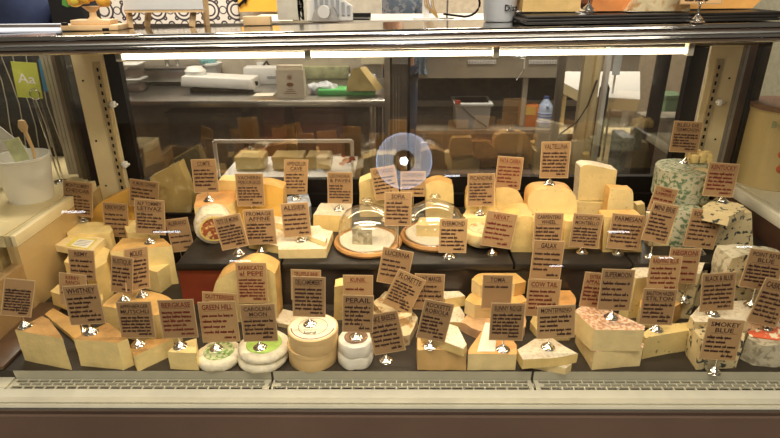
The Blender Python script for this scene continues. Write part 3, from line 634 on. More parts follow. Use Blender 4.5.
# ---------------------------------------------------------------- the upper step, left to right
c1 = wedge('square block with orange edged top carrying the COMTE card', SZ, [(194, 207), (197, 194), (212, 190), (238, 191), (237, 200), (222, 208)], ('Y', 205, 207, 1.56), YEL, RORG, edges=())
upright('bare yellow slab standing right of the COMTE card, behind the VACHERIN card', SZ, 1.70, [(205, 222), (206, 196), (219, 180), (237, 181), (238, 222)], .05, YEL, YEL)
upright('wedge with pointed golden top behind the VACHERIN FRIBOURGEOIS card', SZ, 1.62, [(236, 222), (235, 190), (262, 182), (283, 189), (283, 222)], .06, GOLD, RINDY)
# tete de moine: a white cylinder lying on its side, label face turned to the viewer
tp = PZ(212, 253, SZ); rr = .056
bm = bmesh.new(); R_ = Matrix.Rotation(math.radians(20), 3, 'Z') @ Matrix.Rotation(math.radians(-80), 3, 'X')
lathe(bm, [(0, 0), (rr - .008, 0), (rr - .002, .002), (rr, .008), (rr + .001, .035), (rr - .004, .060), (rr - .015, .066), (0, .067)], 40, rot=R_, wob=.02)
bmesh.ops.translate(bm, verts=bm.verts, vec=(0, 0, -min(v.co.z for v in bm.verts)))
cz = sum(v.co.z for v in bm.verts) / len(bm.verts)
for v in bm.verts: v.co += noise.noise_vector(v.co * 90) * .0015
td = obj('tete_de_moine_round', bm, RWHT, loc=(tp.x, tp.y + .05, SZ)); tag(td, 'white bloomy cylinder on its side with colourful round label, left end of the upper step', 'cheese')
td.name = 'cheese_round'
LBL = spots('colourful_monk_label', (.62, .16, .05), (.86, .62, .25), 90, .55, base2=(.14, .05, .04), spread=.06, rough=.4, bump=0)
fc = R_ @ Vector((0, 0, -.0005)); off = Vector((0, 0, 0))
vmin = min((R_ @ Vector((rr * math.cos(q), rr * math.sin(q), z))).z for q in [k * .1 for k in range(63)] for z in (0, .09))
bm = bmesh.new(); lathe(bm, [(0, .0), (.043, .0), (.043, -.0015), (0, -.0015)], 36, c=(0, 0, 0), rot=R_); bmesh.ops.translate(bm, verts=bm.verts, vec=R_ @ Vector((0, 0, -.0002)) + Vector((0, 0, -vmin)))
lb = obj('round_label', bm, LBL, td)
bm = bmesh.new(); lathe(bm, [(.038, 0), (.0435, 0), (.0435, -.001), (.038, -.001)], 36, rot=R_, cap=False); bmesh.ops.translate(bm, verts=bm.verts, vec=R_ @ Vector((0, 0, -.0018)) + Vector((0, 0, -vmin)))
obj('label_border', bm, M('label_border_gold', (.85, .66, .20), .4, bump=0), lb)
FP.append(([(tp.x - .06, tp.y), (tp.x + .06, tp.y), (tp.x + .06, tp.y + .1), (tp.x - .06, tp.y + .1)], SZ + .1))
# brie behind fromage card
t = wedge('soft white brie lying behind the FROMAGE AFFINE card', SZ, [(248, 240), (256, 226), (280, 224), (284, 238), (279, 246)], .026, PALE, RWHT, edges=(0, 1))
wedge('leaning pale slab right of the FROMAGE AFFINE card', SZ, [(272, 222), (276, 208), (288, 205), (293, 216), (290, 226)], ('Y', 280, 224, 1.56), CRM, RWHT)
t = wedge('large flat brie triangle in front, under the ALISIER card', SZ, [(278, 245), (287, 233), (312, 226), (333, 231), (326, 249), (278, 249.5)], (300, 249, 258), CRM, RWHT, edges=(), botr=0)
wedge('small brie piece lying on the large flat brie triangle', t + .002, [(308, 236), (312, 226), (320, 225), (327, 237), (325, 242)], .014, CRM, RWHT, edges=())
wedge('white crusted block under the LEONORA card', SZ, [(313, 215), (321, 203), (352, 204), (350, 216)], (330, 216, 232), PALE, RWHT, bev=.005)
wedge('foil wrapped cheese behind the ALISIER card', SZ, [(284, 204), (288, 196), (308, 194), (311, 204), (308, 208)], .05, M('blue_white_foil', (.55, .60, .68), .25, .4, var=.3, scale=60, bump=.5), WPAP, topr=0, name='wrapped_cheese')
def cloche(cu, cv, rpx, ku, kv, side, yoff=0):
    zb = SZ; p = PZ(cu, cv, zb + .016); rb = (PZ(cu + rpx, cv, zb + .016) - p).length
    bm = bmesh.new(); lathe(bm, [(0, 0), (rb - .012, 0), (rb - .003, .004), (rb, .011), (rb - .003, .018), (rb - .008, .019), (rb - .010, .016), (0, .016)], 48)
    bd = tag(obj('serving_board', bm, WOOD, loc=(p.x, p.y, zb)), 'round wooden board under the %s glass dome on the upper step' % side, 'board')
    rd = rb * .86; hz = PY(ku, kv, p.y).z - (zb + .016); hd = hz - .016
    bm = bmesh.new(); pr = [(rd + .003, .001), (rd + .001, .004), (rd, .008), (rd * .995, hd * .35), (rd * .93, hd * .60), (rd * .76, hd * .80), (rd * .48, hd * .93), (.02, hd * .99), (0, hd)]
    inn = [(max(0, x - .003), z - (.003 if i > 2 else 0)) for i, (x, z) in enumerate(pr)]
    lathe(bm, pr, 48)
    dm = tag(obj('glass_dome', bm, GLD, loc=(p.x, p.y, zb + .0165), smooth=60), 'clear knobbed glass dome over %s' % ('a grey crusted cube, left of the SOFIA card' if side == 'left' else 'a pale block on white paper, behind the EVERMOND card'), 'dome')
    bm = bmesh.new(); lathe(bm, [(0, hd - .001), (.008, hd), (.007, hd + .006), (.014, hd + .010), (.017, hd + .016), (.013, hd + .022), (0, hd + .024)], 20); obj('knob', bm, glass('knob_glass_' + side, (.95, .94, .9), 5, 0, .05), dm, smooth=60)
    return p, rb, zb + .016
p, rb, zz = cloche(368, 240, 34, 363, 201, 'left')
bm = bmesh.new(); lathe(bm, [(0, 0), (rb * .82, 0), (rb * .82, .003), (0, .003)], 30, wob=.1); tag(obj('paper_round', bm, WPAP, loc=(p.x, p.y, zz + .0005)), 'white paper disc under the grey crusted cube in the left dome', 'paper')
wedge('grey mottled crusted cube inside the left glass dome', zz + .004, [(352, 229), (358, 224), (371, 225), (372, 230)], (360, 230, 245), RGRY, RGRY, bev=.005, wob=.003)
FP.append(([(p.x - .08, p.y - .05), (p.x + .08, p.y - .05), (p.x + .08, p.y + .08), (p.x - .08, p.y + .08)], SZ + .09)); FP.pop()
p, rb, zz = cloche(434, 234, 34, 433, 197, 'middle')
bm = bmesh.new(); lathe(bm, [(0, 0), (rb * .82, 0), (rb * .82, .004), (0, .004)], 30, wob=.1); tag(obj('paper_round', bm, WPAP, loc=(p.x, p.y, zz + .0005)), 'crumpled white paper disc under the pale block in the middle dome', 'paper')
wedge('pale cream block inside the middle glass dome', zz + .005, [(416, 225), (420, 217), (445, 218), (446, 226)], (430, 226, 237), CRM, CRM, topr=0, botr=0, bev=.004)
upright('yellow block standing behind the left glass dome', SZ, 1.72, [(360, 212), (359, 183), (374, 177), (396, 178), (398, 212)], .06, YEL, YEL)
upright('yellow wedge with pointed top standing behind the middle glass dome', SZ, 1.70, [(426, 214), (425.5, 184), (440, 179), (453, 185), (454, 200), (453, 214)], .05, YEL, RINDY)
# slices and blocks around the PATA CABRA card
b0 = wedge('low cream block under the PATA CABRA cheeses, left of the NEVAT card', SZ, [(463, 215), (468, 207), (503, 206), (506, 215), (500, 218), (466, 218)], ('Y', 485, 216, 1.56), CRM, PALE, topr=0, botr=0)
upright('rounded cream slice with brown edge below the PICANDINE card, on the low block', b0, 1.60, [(466, 213), (466, 194), (470, 188), (495, 187), (496, 213)], .04, YEL, RINDY, drop=True)
upright('half wheel slice with orange rind under the PATA CABRA card', b0, 1.62, [(496, 213), (496, 188), (510, 187), (519, 192), (525, 204), (526, 213)], .05, YEL, RORG, bev=.005)
pc = PZ(484, 252, SZ)
bm = bmesh.new(); lathe(bm, [(0, 0), (.030, .001), (.048, .012), (.056, .030), (.054, .050), (.045, .056), (.043, .052), (0, .052)], 36, wob=.04)
o = tag(obj('cheese_round', bm, CRM, loc=(pc.x, pc.y + .05, SZ)), 'rounded pot shaped cream cheese left behind the NEVAT card', 'cheese')
bm = bmesh.new(); lathe(bm, [(.040, .0), (.041, .003), (.02, .006), (0, .004)], 24, wob=.15)
for v in bm.verts: v.co += noise.noise_vector(v.co * 110) * .003
obj('plastic_film', bm, PLAS, o, (0, 0, .053))
b1 = upright('tall pale wedge with orange top right of the NEVAT card', SZ, 1.46, [(511, 256), (506, 222), (522, 215), (534, 217), (536, 256)], .10, PALE, RORG, yaw=.0)
b2 = wedge('pale supporting block behind the CARPENTERS WHEEL card', SZ, [(531, 222), (534, 213), (577, 212), (578, 222)], ('Y', 550, 222, 1.50), PALE, PALE, topr=0, botr=0)
upright('large rounded cream half wheel under the VALTELLINA card', b2, 1.56, [(528, 213.5), (527.5, 200), (531, 192), (540, 188), (566, 188), (574, 192), (577, 200), (576.5, 213.5)], .06, IVO, RINDY, bev=.005)
b3 = upright('yellow block stacked under the tall holey block, behind the ROCCHETTA card', SZ, 1.60, [(575, 225), (575, 202), (607, 203), (607, 225)], .06, IVO, IVO)
upright('tall holey cream block with worn grey top edge, tallest of the upper step', b3 + .001, 1.61, [(577.5, 200), (580.5, 167), (586, 163.5), (617, 170.5), (614, 203)], .05, IVO, RWHT, bev=.004)
upright('upright crusty edged slice right of the tall holey block', SZ, 1.54, [(606, 230), (608, 200), (610.5, 189), (632, 190), (634, 196), (633, 230)], .04, IVO, RINDY)
upright('cream slab behind the ROCCHETTA card, at the step edge', SZ, 1.48, [(563, 252), (565, 221), (604, 220), (604, 252)], .04, PALE, PALE)
upright('cream slab with tan sides behind the PARMESAN card', SZ, 1.46, [(602, 254), (604, 217), (641, 216), (641, 254)], .05, PALE, RINDY)
upright('small white veined piece in the gap left of the MINI BRIE card', SZ, 1.62, [(636, 222), (637, 205), (645, 204), (646, 222)], .03, BLU2, BLU2)
upright('pale slab behind the MINI BRIE card', SZ, 1.50, [(648, 248), (650, 215), (672, 212), (674, 248)], .03, CRM, RWHT)
# blue drums
def drum(label, z0, cu, cv, rpx, ztop_v, yfront, cut=True):
    zt = PY(cu, ztop_v, yfront).z; h = zt - z0; p = PZ(cu, cv, z0 + h); r = (PZ(cu + rpx, cv, z0 + h) - p).length
    n = 30; a0, a1 = math.radians(-60), math.radians(-10)
    pts = [(0, 0)] + [(r * math.cos(q), r * math.sin(q)) for q in [a1 + (2 * PI - (a1 - a0)) * k / n for k in range(n + 1)]]
    bm = bmesh.new(); B = [bm.verts.new((x, y, 0)) for x, y in pts]; T = [bm.verts.new((x, y, h)) for x, y in pts]; m = len(pts)
    bm.faces.new(B[::-1]).material_index = 1; bm.faces.new(T).material_index = 1
    for i in range(m): bm.faces.new((B[i], B[(i + 1) % m], T[(i + 1) % m], T[i])).material_index = 0 if i in (0, m - 1) else 1
    bmesh.ops.bevel(bm, geom=[e for e in bm.edges if e.is_manifold and e.calc_face_angle(1.0) > .45], material=-1, offset=.004, segments=2, affect='EDGES', clamp_overlap=True)
    split(bm, 'cheese_drum', label, (p.x, p.y, z0), BLU, RGRN, rname='foil_wrap', rlabel='green and white foil wrap')
    FP.append(([(p.x + a, p.y + b) for a, b in pts], zt)); return zt, p, r
z1, p, r = drum('lower foil wrapped blue cheese wheel partly behind the ROQUEFORT card', SZ, 688, 203, 28, 200, 1.58)
z2, p, r = drum('upper foil wrapped blue cheese wheel with notch cut out, under the TERMIGNON card', z1 + .001, 687, 167, 29, 170, 1.60)
bm = bmesh.new()
for k in range(9): 
    bm2 = None
    x = (k % 3) * .022; y = (k // 3) * .018
    box(bm, x, x + .02, y, y + .016, 0, .026 + .006 * (k % 2), bev=.003)
q = PZ(700, 165, z2); tag(obj('cheese_piece', bm, BLU2, loc=(q.x - .02, q.y + .01, z2 + .001)), 'crumbly veined pale piece standing on the upper foil wrapped wheel', 'cheese')
r1 = upright('blue veined block under the slanting ROQUEFORT piece, right end of upper step', SZ, 1.50, [(706, 250), (711, 215), (752, 212), (753, 246)], .075, BLU, CRM, bev=.003)
bmx = wedge('thick cream blue veined wedge lying aslant on top of the right end block', r1 + .001, [(703, 206), (717, 197), (744, 205), (745, 209), (730, 216), (704, 210)], .030, BLU, CRM, topr=0, botr=0, bev=.006)
# ---------------------------------------------------------------- price cards on clip stands
rnd = random.Random(7)
def stroke(bm, pts, w, y, mi=0):
    for a, b in zip(pts, pts[1:]):
        d = Vector((b[0] - a[0], b[1] - a[1])); L = d.length
        if L < 1e-7: continue
        n = Vector((-d.y, d.x)) / L * w / 2; e = d / L * w * .3
        vs = [bm.verts.new((p[0], y, p[1])) for p in ((a[0] - n.x - e.x, a[1] - n.y - e.y), (b[0] - n.x + e.x, b[1] - n.y + e.y), (b[0] + n.x + e.x, b[1] + n.y + e.y), (a[0] + n.x - e.x, a[1] + n.y - e.y))]
        bm.faces.new(vs).material_index = mi
def scribble(bm, x0, x1, zc, xh, w, y):
    x = x0
    while x < x1 - xh:
        nl = rnd.randint(3, 8)
        for k in range(nl):
            cw = xh * rnd.uniform(.5, .85)
            if x + cw > x1: break
            ty = rnd.random(); j = lambda: rnd.uniform(-.12, .12) * xh
            up = xh * (1.7 if ty > .86 else 1.0); lo = -xh * .6 if ty < .08 else 0
            pts = [(x, zc + j() + lo), (x + cw * .2, zc + up + j()), (x + cw * .55, zc + j()), (x + cw * .8, zc + xh * .8 + j())]
            stroke(bm, pts, w, y); x += cw
        x += xh * .55
SIGNS = [
# title lines, u, v, w, h, rot, stand u, v, Y, lines, card, ink, where
(['MONTGOMERY', 'CHEDDAR'], 78, 199, 29, 33, 7, 83, 222, None, 6, 0, 0, 'standing on the yellow block, far left'),
(['KIRKWORD'], 116, 220, 25, 32, 4, 120, 240, 1.66, 5, 0, 0, 'in front of the tall golden slab at left'),
(['W. MONS COWANE'], 144, 194, 29, 26, 8, 150, 220, 1.69, 5, 0, 0, 'behind the LETIVAZ card'),
(['ALP TOMMEY', 'LETIVAZ'], 150, 217, 30, 33, 4, 150, 243, None, 6, 0, 0, 'on the broad yellow wedge at left'),
(['ALBRANO'], 180, 235, 23, 31, -7, 181, 253, 1.56, 4, 0, 0, 'left of the white cylinder with the monk label'),
(['REMY'], 82, 265, 26, 28, 4, 88, 286, 1.375, 4, 0, 0, 'below the flat cream slab at left'),
(['RUSTIQUE'], 122, 275, 22, 34, 8, 124, 301, None, 6, 0, 0, 'left one of two overlapping tilted cards'),
(['MOLKE'], 137, 269, 16, 38, 11, 142, 296, None, 7, 0, 0, 'narrow, right one of two overlapping tilted cards', 48),
(['KERRY', 'RANCH'], 73, 290, 27, 30, 7, 80, 318, 1.26, 2, 1, 1, 'peeping out behind the WHITNEY card'),
(['WHITNEY'], 84, 305, 36, 36, -4, 91, 333, None, 6, 0, 0, 'on the golden topped front wedge'),
([' '], 18, 298, 25, 34, 17, 25, 327, None, 9, 0, 0, 'at the extreme left, turned sideways on the big left wedge', 20),
(['APPENBERGER', 'MUTSCHLI'], 136, 320, 35, 33, -1, 138, 345, None, 6, 0, 0, 'on the thin askew wedge'),
(['BERGKASE'], 178, 319, 36, 35, -2, 180, 347, None, 6, 0, 1, 'on the small smooth yellow wedge'),
(['DUTTERESSE'], 220, 308, 35, 28, 4, 223, 330, 1.235, 1, 1, 1, 'peeping out behind the GREEN HILL card'),
(['GREEN HILL'], 219, 322, 38, 37, -2, 216, 349, None, 5, 1, 1, 'on the green labelled white round'),
(['BARRICATO', 'al PEPE'], 252, 283, 31, 37, 0, 254, 308, 1.292, 7, 1, 1, 'before the tall barrel backed wedge'),
(['CAROLINA', 'MOON'], 259, 323, 35, 34, -2, 260, 348, None, 5, 0, 0, 'on the stacked white bloomy rounds'),
(['TRUFFLE BRIE'], 306, 285, 30, 28, 2, 310, 308, 1.255, 2, 1, 1, 'peeping out above the DELICAMEMBERT card'),
(['DELICAMEMBERT'], 309, 297, 33, 37, 2, 310, 325, None, 7, 0, 0, 'on the lidded wooden box'),
(['KUNIK'], 358, 292, 30, 31, 1, 358, 316, 1.30, 3, 1, 1, 'behind the PERAIL card'),
(['PERAIL'], 358, 314, 31, 34, 2, 356, 338, None, 6, 0, 0, 'on the paper covered rounds'),
(['LAKE BREEZE'], 386, 333, 32, 37, -11, 386, 361, None, 6, 0, 0, 'tilted, standing on bare deck'),
(['LUCERNA'], 395, 267, 31, 33, 11, 392, 290, 1.36, 5, 0, 0, 'tilted, against the dark riser in the middle'),
(['FLORETTE'], 404, 292, 30, 35, 25, 395, 313, 1.29, 8, 1, 0, 'strongly tilted, right of the PERAIL card'),
(['SAINT MARCEL'], 429, 292, 30, 33, 2, 428, 318, 1.31, 5, 0, 0, 'behind the ROCKETTS ROBIOLA card'),
(['ROCKETTS', 'ROBIOLA'], 435, 321, 30, 36, 12, 430, 347, None, 6, 0, 0, 'tilted, on the white bloomy wedge'),
(['TOMA'], 497, 292, 30, 31, 1, 497, 322, 1.235, 1, 0, 0, 'almost blank, before the two cream half wheels'),
(['SUNNY RIDGE'], 507, 322, 34, 34, 1, 503, 350, None, 7, 0, 0, 'on the orange rinded block'),
(['COW TAIL'], 543, 298, 33, 34, 2, 545, 330, 1.235, 6, 1, 1, 'right of the TOMA card'),
(['MONTEFRENO'], 556, 322, 38, 30, -3, 548, 348, None, 5, 1, 0, 'wide, on the upper brie triangle'),
(['GALAX'], 547, 260, 31, 36, 3, 547, 284, 1.345, 5, 0, 0, 'low before the step edge, under CARPENTERS WHEEL'),
(['CARPENTERS', 'WHEEL'], 548, 230, 29, 32, 1, 548, 256, 1.43, 5, 0, 0, 'at the step edge'),
(['EXTRA', 'APPALA'], 593, 290, 22, 32, 5, 594, 310, 1.215, 5, 1, 1, 'left behind the dark SUPERMOON card'),
(['SUPERMOON'], 616, 290, 33, 38, 2, 611, 318, None, 5, 0, 0, 'on the speckled pinkish block'),
(['RASPING BLUE'], 664, 274, 32, 33, 1, 668, 300, 1.29, 5, 1, 1, 'left before the NEGRONI card'),
(['NEGRONI'], 683, 266, 31, 33, 2, 685, 294, 1.325, 4, 0, 1, 'behind the RASPING BLUE card'),
(['BALETON HAZEN', 'STILTON'], 658, 307, 34, 33, 2, 656, 330, None, 5, 0, 0, 'on the veined yellow block'),
(['BLACK & BLUE'], 718, 292, 34, 35, -4, 713, 314, 1.20, 6, 0, 0, 'between STILTON and POINT REYES'),
(['SMOKEY', 'BLUE'], 722, 340, 37, 37, 4, 715, 367, 1.10, 5, 1, 0, 'lowest card, before the creamy veined block at the grille'),
(['POINT REYES', 'BLUE'], 763, 270, 38, 36, 8, 754, 295, 1.24, 6, 0, 0, 'by the right edge'),
(['CABRALES'], 771, 303, 32, 42, 14, 766, 330, None, 7, 0, 0, 'cut by the right edge, on the grey crusted wedge'),
(['COMTE'], 205, 176, 25, 32, -1, 209, 201, None, 6, 0, 0, 'on the orange edged square block'),
(['VACHERIN', 'FRIBOURGEOIS'], 250, 190, 28, 31, 0, 252, 211, 1.60, 6, 0, 0, 'before the pointed golden wedge'),
(['APPENZELLER', 'CAVE'], 296, 177, 22, 33, 8, 296, 199, None, 6, 1, 0, 'at the back, above the ALISIER card', 25),
(['LEONORA', '& PAVIN'], 340, 188, 25, 30, 1, 339, 210, None, 6, 0, 0, 'on the white crusted block'),
(['CALCAGNO'], 385, 183, 25, 31, -9, 386, 208, 1.69, 6, 1, 0, 'behind the SOFIA card, left of two'),
(['CORSICAN'], 413, 184, 25, 24, 0, 413, 208, 1.70, 4, 1, 0, 'behind the SOFIA card, right of two'),
(['SOFIA'], 398, 209, 27, 32, 1, 398, 245, 1.455, 6, 0, 0, 'between the two glass domes'),
(['TETE DE MOINE'], 231, 232, 28, 31, -12, 239, 254, None, 7, 0, 0, 'before the white cylinder with the monk label'),
(['FROMAGE', 'AFFINE'], 260, 227, 31, 33, -2, 262, 252, None, 6, 0, 0, 'at the step edge, left half'),
(['ALISIER'], 296, 220, 28, 32, -4, 301, 241, None, 5, 0, 0, 'on the large flat brie triangle'),
(['EVERMOND'], 453, 236, 28, 32, 1, 449, 257, None, 6, 1, 0, 'before the middle glass dome'),
(['NEVAT'], 499, 230, 31, 33, 9, 492, 254, None, 5, 0, 1, 'tilted, before the pot shaped cheese'),
(['PATA CABRA'], 509, 173, 26, 31, 4, 505, 190, 1.635, 6, 0, 1, 'on the orange rinded half wheel slice'),
(['PICANDINE'], 481, 190, 27, 31, -1, 480, 214, 1.57, 7, 0, 0, 'left below the PATA CABRA card'),
(['VALTELLINA'], 555, 160, 29, 35, 0, 549, 187, 1.59, 7, 0, 0, 'highest card of the middle, on the large rounded cream half wheel'),
(['ROCCHETTA', 'MONTBELLO'], 586, 231, 30, 32, 4, 582, 253, None, 6, 0, 0, 'at the step edge, right of CARPENTERS WHEEL'),
(['PARMESAN'], 626, 232, 34, 33, 5, 618, 254, None, 6, 0, 0, 'at the step edge, before the tan sided slab'),
(['TOMME', 'LAMBERT'], 663, 200, 24, 24, 13, 664, 225, 1.53, 3, 0, 1, 'peeping out above the MINI BRIE card'),
(['MINI BRIE'], 660, 223, 27, 37, 12, 653, 243, 1.42, 7, 0, 0, 'tilted, at the step edge'),
(['BLEU DE', 'TERMIGNON'], 686, 137, 29, 30, 3, 685, 163, None, 6, 0, 0, 'highest card at right, on the foil wrapped wheel'),
(['KENTUCKY'], 721, 180, 31, 32, 4, 722, 203, 1.50, 6, 0, 1, 'above the slanting veined piece'),
(['ROQUEFORT'], 703, 229, 32, 36, 7, 700, 252, 1.45, 6, 0, 0, 'tilted, before the veined block at the right of the step'),
]
def clip_stand(parent, htop, lean=0.0):
    bm = bmesh.new()
    lathe(bm, [(0, 0), (.0165, 0), (.0170, .002), (.0140, .0042), (.0105, .0052), (.0118, .0078), (.0085, .0105), (.0045, .0145), (.0030, .017)], 20)
    if htop > .022: tube(bm, [(0, 0, .015), (0, 0, htop - .006)], .0022, 8)
    z = htop - .007
    lathe(bm, [(0, z), (.0042, z + .001), (.0036, z + .004), (0, z + .005)], 12)
    for s in (-1, 1):
        tube(bm, [(0, 0, z + .003), (s * .004, -.001, z + .004), (s * .0072, -.0022, z + .008), (s * .0068, -.0026, z + .013)], [.0017, .0017, .0016, .0014], 6)
        bmesh.ops.create_icosphere(bm, subdivisions=1, radius=.0024, matrix=Matrix.Translation((s * .0068, -.0028, z + .0135)))
    return obj('clip_stand', bm, CHROME, parent, smooth=50)
for sg in SIGNS:
    titles, u, v, w, h, rot, su, sv, Y, nl, kt, ink, where = sg[:13]; yaw = sg[13] if len(sg) > 13 else 0
    cb0 = PY(u, v + h / 2, Y or 1.4)
    if Y is None:
        base = hit(su, sv); Y = base.y
    else:
        p = PY(su, sv, Y); base = Vector((p.x, Y, support(p.x, Y, PY(u, v + h / 2, Y).z - .004)))
    yc = Y - .006
    a, b = PY(u - w / 2, v, yc), PY(u + w / 2, v, yc); cw = (b - a).length
    if yaw: cw = cw / math.cos(math.radians(yaw)) * 1.0
    t, bt = PY(u, v - h / 2, yc), PY(u, v + h / 2, yc); ch = (t.z - bt.z) / math.cos(.14)
    r = math.radians(rot)
    ttl = ' '.join(titles).strip()
    lab = ('brown card lettered %s, %s' % (ttl, where)) if ttl else 'brown card densely handwritten, ' + where
    root = empty('price_sign', base, lab, 'price sign', 'handwritten cheese cards')
    cc = PY(u, v, yc)
    R = Matrix.Rotation(math.radians(yaw), 3, 'Z') @ Matrix.Rotation(-.14, 3, 'X') @ Matrix.Rotation(r, 3, 'Y')
    bm = bmesh.new(); e = .0020
    box(bm, -cw / 2, cw / 2, 0, .0012, -ch / 2, ch / 2, 1)
    vs = [bm.verts.new((x, -.0002, z)) for x, z in ((-cw / 2 + e, -ch / 2 + e), (cw / 2 - e, -ch / 2 + e), (cw / 2 - e, ch / 2 - e), (-cw / 2 + e, ch / 2 - e))]
    bm.faces.new(vs).material_index = 0
    bm.faces.new([bm.verts.new((x, .0014, z)) for x, z in ((cw / 2 - e, -ch / 2 + e), (-cw / 2 + e, -ch / 2 + e), (-cw / 2 + e, ch / 2 - e), (cw / 2 - e, ch / 2 - e))]).material_index = 0
    card = obj('card', bm, [KRAFT2 if kt else KRAFT, KEDGE], root, smooth=0)
    card.matrix_local = Matrix.Translation(cc - base) @ R.to_4x4()
    bm = bmesh.new(); nt = len(titles); th = ch * (.105 if nt > 1 else .125); z = ch / 2 - e - ch * .05
    for s in titles:
        if s.strip(): text_mesh(bm, s, cw * (.80 if len(s) > 5 else .5), th, (0, -.0007, z - th), off=.018)
        z -= th + ch * .035
    if ttl: stroke(bm, [(-cw * .36, z + .001), (0, z + .0004), (cw * .36, z + .0012)], .0007, -.0007)
    z -= ch * .03; zb = -ch / 2 + e + ch * .05; step = (z - zb) / max(nl, 1) if nl > 2 else ch * .14
    for k in range(nl):
        zz = z - (k + .8) * step
        x1 = cw * (.42 if rnd.random() > .35 else rnd.uniform(.1, .36)); x0 = -cw * .42
        if k == nl - 1 and nl > 2: x0 = cw * rnd.uniform(.0, .1); x1 = cw * .42
        scribble(bm, x0, x1, zz, min(step * .46, .0046), .0013, -.0007)
    obj('handwriting', bm, INKR if ink else INK, card, smooth=0)
    # stand up to the card's lower edge
    low = cc + R @ Vector((0, 0, -ch / 2))
    st = clip_stand(root, max(.020, low.z - base.z + .006))
    dx = (cc + R @ Vector((0, 0, -ch / 2 + .003))) - base
    # a short sideways arm when the stand is off the card's middle
    st.location = (0, .001, 0)
# ---------------------------------------------------------------- on top of the case
TOPZ = 1.425
def tz(x): return TOPZ + x * TL + .001
def topobj(name, bm, m, u, v, label, cat, group=None, Y=None):
    p = PZ(u, v, TOPZ + .004); Y = Y or p.y
    p = PY(u, v, Y); return tag(obj(name, bm, m, loc=(p.x, Y, tz(p.x))), label, cat, group), p
bm = bmesh.new(); c = [PZ(u, v, TOPZ - .012) for u, v in ((-30, 34), (60, 32.5), (130, 27), (60, 25), (-30, 26))]
prism(bm, [(q.x - c[0].x, q.y - c[0].y) for q in c], 0, .003)
tag(obj('paper_pad', bm, M('blue_white_paper', (.62, .68, .82), .5, var=.03, bump=0), loc=(c[0].x, c[0].y, tz(c[0].x) + .001)), 'blue white paper pad lying on the left end of the hood', 'paper pad')
# wooden stand
def stand_at(u, Yy, zz=None): p = PY(u, 24, Yy); return Vector((p.x, Yy, zz if zz is not None else tz(p.x)))
b = stand_at(95, 1.36); w = empty('wooden_stand', b, 'small wooden stand with stepped foot on the hood, left', 'stand')
s = .0024
obj('foot', BX(-.065, .065, -.03, .03, 0, .012, bev=.002), WOODL, w); obj('plinth', BX(-.045, .045, -.022, .022, .012, .022, bev=.002), WOODL, w)
bm = bmesh.new(); lathe(bm, [(.014, .022), (.008, .028), (.007, .038), (.016, .046), (.020, .050), (0, .050)], 20); obj('stem', bm, WOODL, w)
for u, lab in ((65, 'left'), (105, 'right')):
    q = PZ(u, 26, TOPZ + .004); bm = bmesh.new(); lathe(bm, [(0, 0), (.007, 0), (.007, .006), (0, .007)], 14)
    tag(obj('pad_clip', bm, BLKF, loc=(q.x, q.y, tz(q.x) + .014 if u < 80 else tz(q.x) + .001)), 'small black clip at the paper pad, the %s one' % lab, 'clip')
# flowers of the vase on the stand
bm = bmesh.new()
for k in range(9):
    q = rnd.uniform(0, 6.28); bmesh.ops.create_icosphere(bm, subdivisions=2, radius=.016, matrix=Matrix.Translation((.035 * math.cos(q), .015 * math.sin(q), .062 + .02 * rnd.random())))
for vv in bm.verts: vv.co += noise.noise_vector(vv.co * 80) * .004
tag(obj('flower_bunch', bm, spots('orange_yellow_petals', (.90, .45, .05), (.85, .66, .08), 30, .5), loc=b), 'orange and yellow flowers above the small wooden stand', 'flowers')
bm = bmesh.new()
for k in range(7): box(bm, -.055 + .004 * k, -.045 + .004 * k, -.01, .006, .052 + .003 * k, .10)
for vv in bm.verts: vv.co += noise.noise_vector(vv.co * 50) * .01
tag(obj('leaf_sprig', bm, M('leaf_green', (.08, .25, .04), .5), loc=b), 'green leaves left of the orange flowers', 'leaves')
# easel with white board
b = stand_at(164, 1.40); ea = empty('easel', b, 'wooden easel standing on the hood in front of patterned tiles', 'easel')
for u0, u1 in ((130, 126), (147, 152), (192, 196), (207, 203)):
    a = PY(u0, 26, 1.39 if u0 in (130, 192) else 1.42); c_ = PY(u1, -25, 1.41)
    bm = bmesh.new(); tube(bm, [Vector((a.x, a.y, tz(a.x))) - b, c_ - b], .0075, 4); obj('leg', bm, WOODL, ea, smooth=0)
a, c_ = PY(124, 10, 1.37), PY(196, -60, 1.38)
tag(obj('white_board', BX(0, c_.x - a.x, 0, .006, 0, c_.z - a.z, bev=.001), PLW, loc=(a.x, 1.37, a.z)), 'white board held on the wooden easel, cut by the top edge', 'board')
tag(obj('ledge_strip', BX(0, c_.x - a.x, 0, .02, -.006, 0), WOODL, loc=(a.x, 1.372, a.z)), 'thin wooden ledge under the white board of the easel', 'ledge')
# poster, block, papers, dispenser, tray
P1 = PY(190, 12, 3.3); P2 = PY(277, -20, 3.3)
po = tag(obj('poster', BX(PY(238, 0, 3.3).x, P2.x, 3.30, 3.305, P1.z, 1.62), M('poster_orange', (.86, .44, .05), .5, bump=0, var=.03)), 'orange poster with dark leafy figure on the back wall', 'poster')
bm = bmesh.new()
for k in range(14):
    q = k * .9; x0 = PY(236, 5, 3.295).x + .02; tube(bm, [(x0 + .05 * math.cos(q) * (k / 14), 3.294, P1.z + .09 + .06 * math.sin(q)), (x0 + .06 * math.cos(q + .8), 3.294, P1.z + .10 + .05 * math.sin(q + 1))], .006, 4)
obj('leafy_figure', bm, BLKF, po)
bm = BX(-.032, .032, -.012, .012, 0, .020, bev=.002); topobj('wood_block', bm, WOODL, 258, 25, 'small wooden block standing on the hood below the orange poster', 'block', Y=1.40)
Pz = PY(280, 22, 1.9)
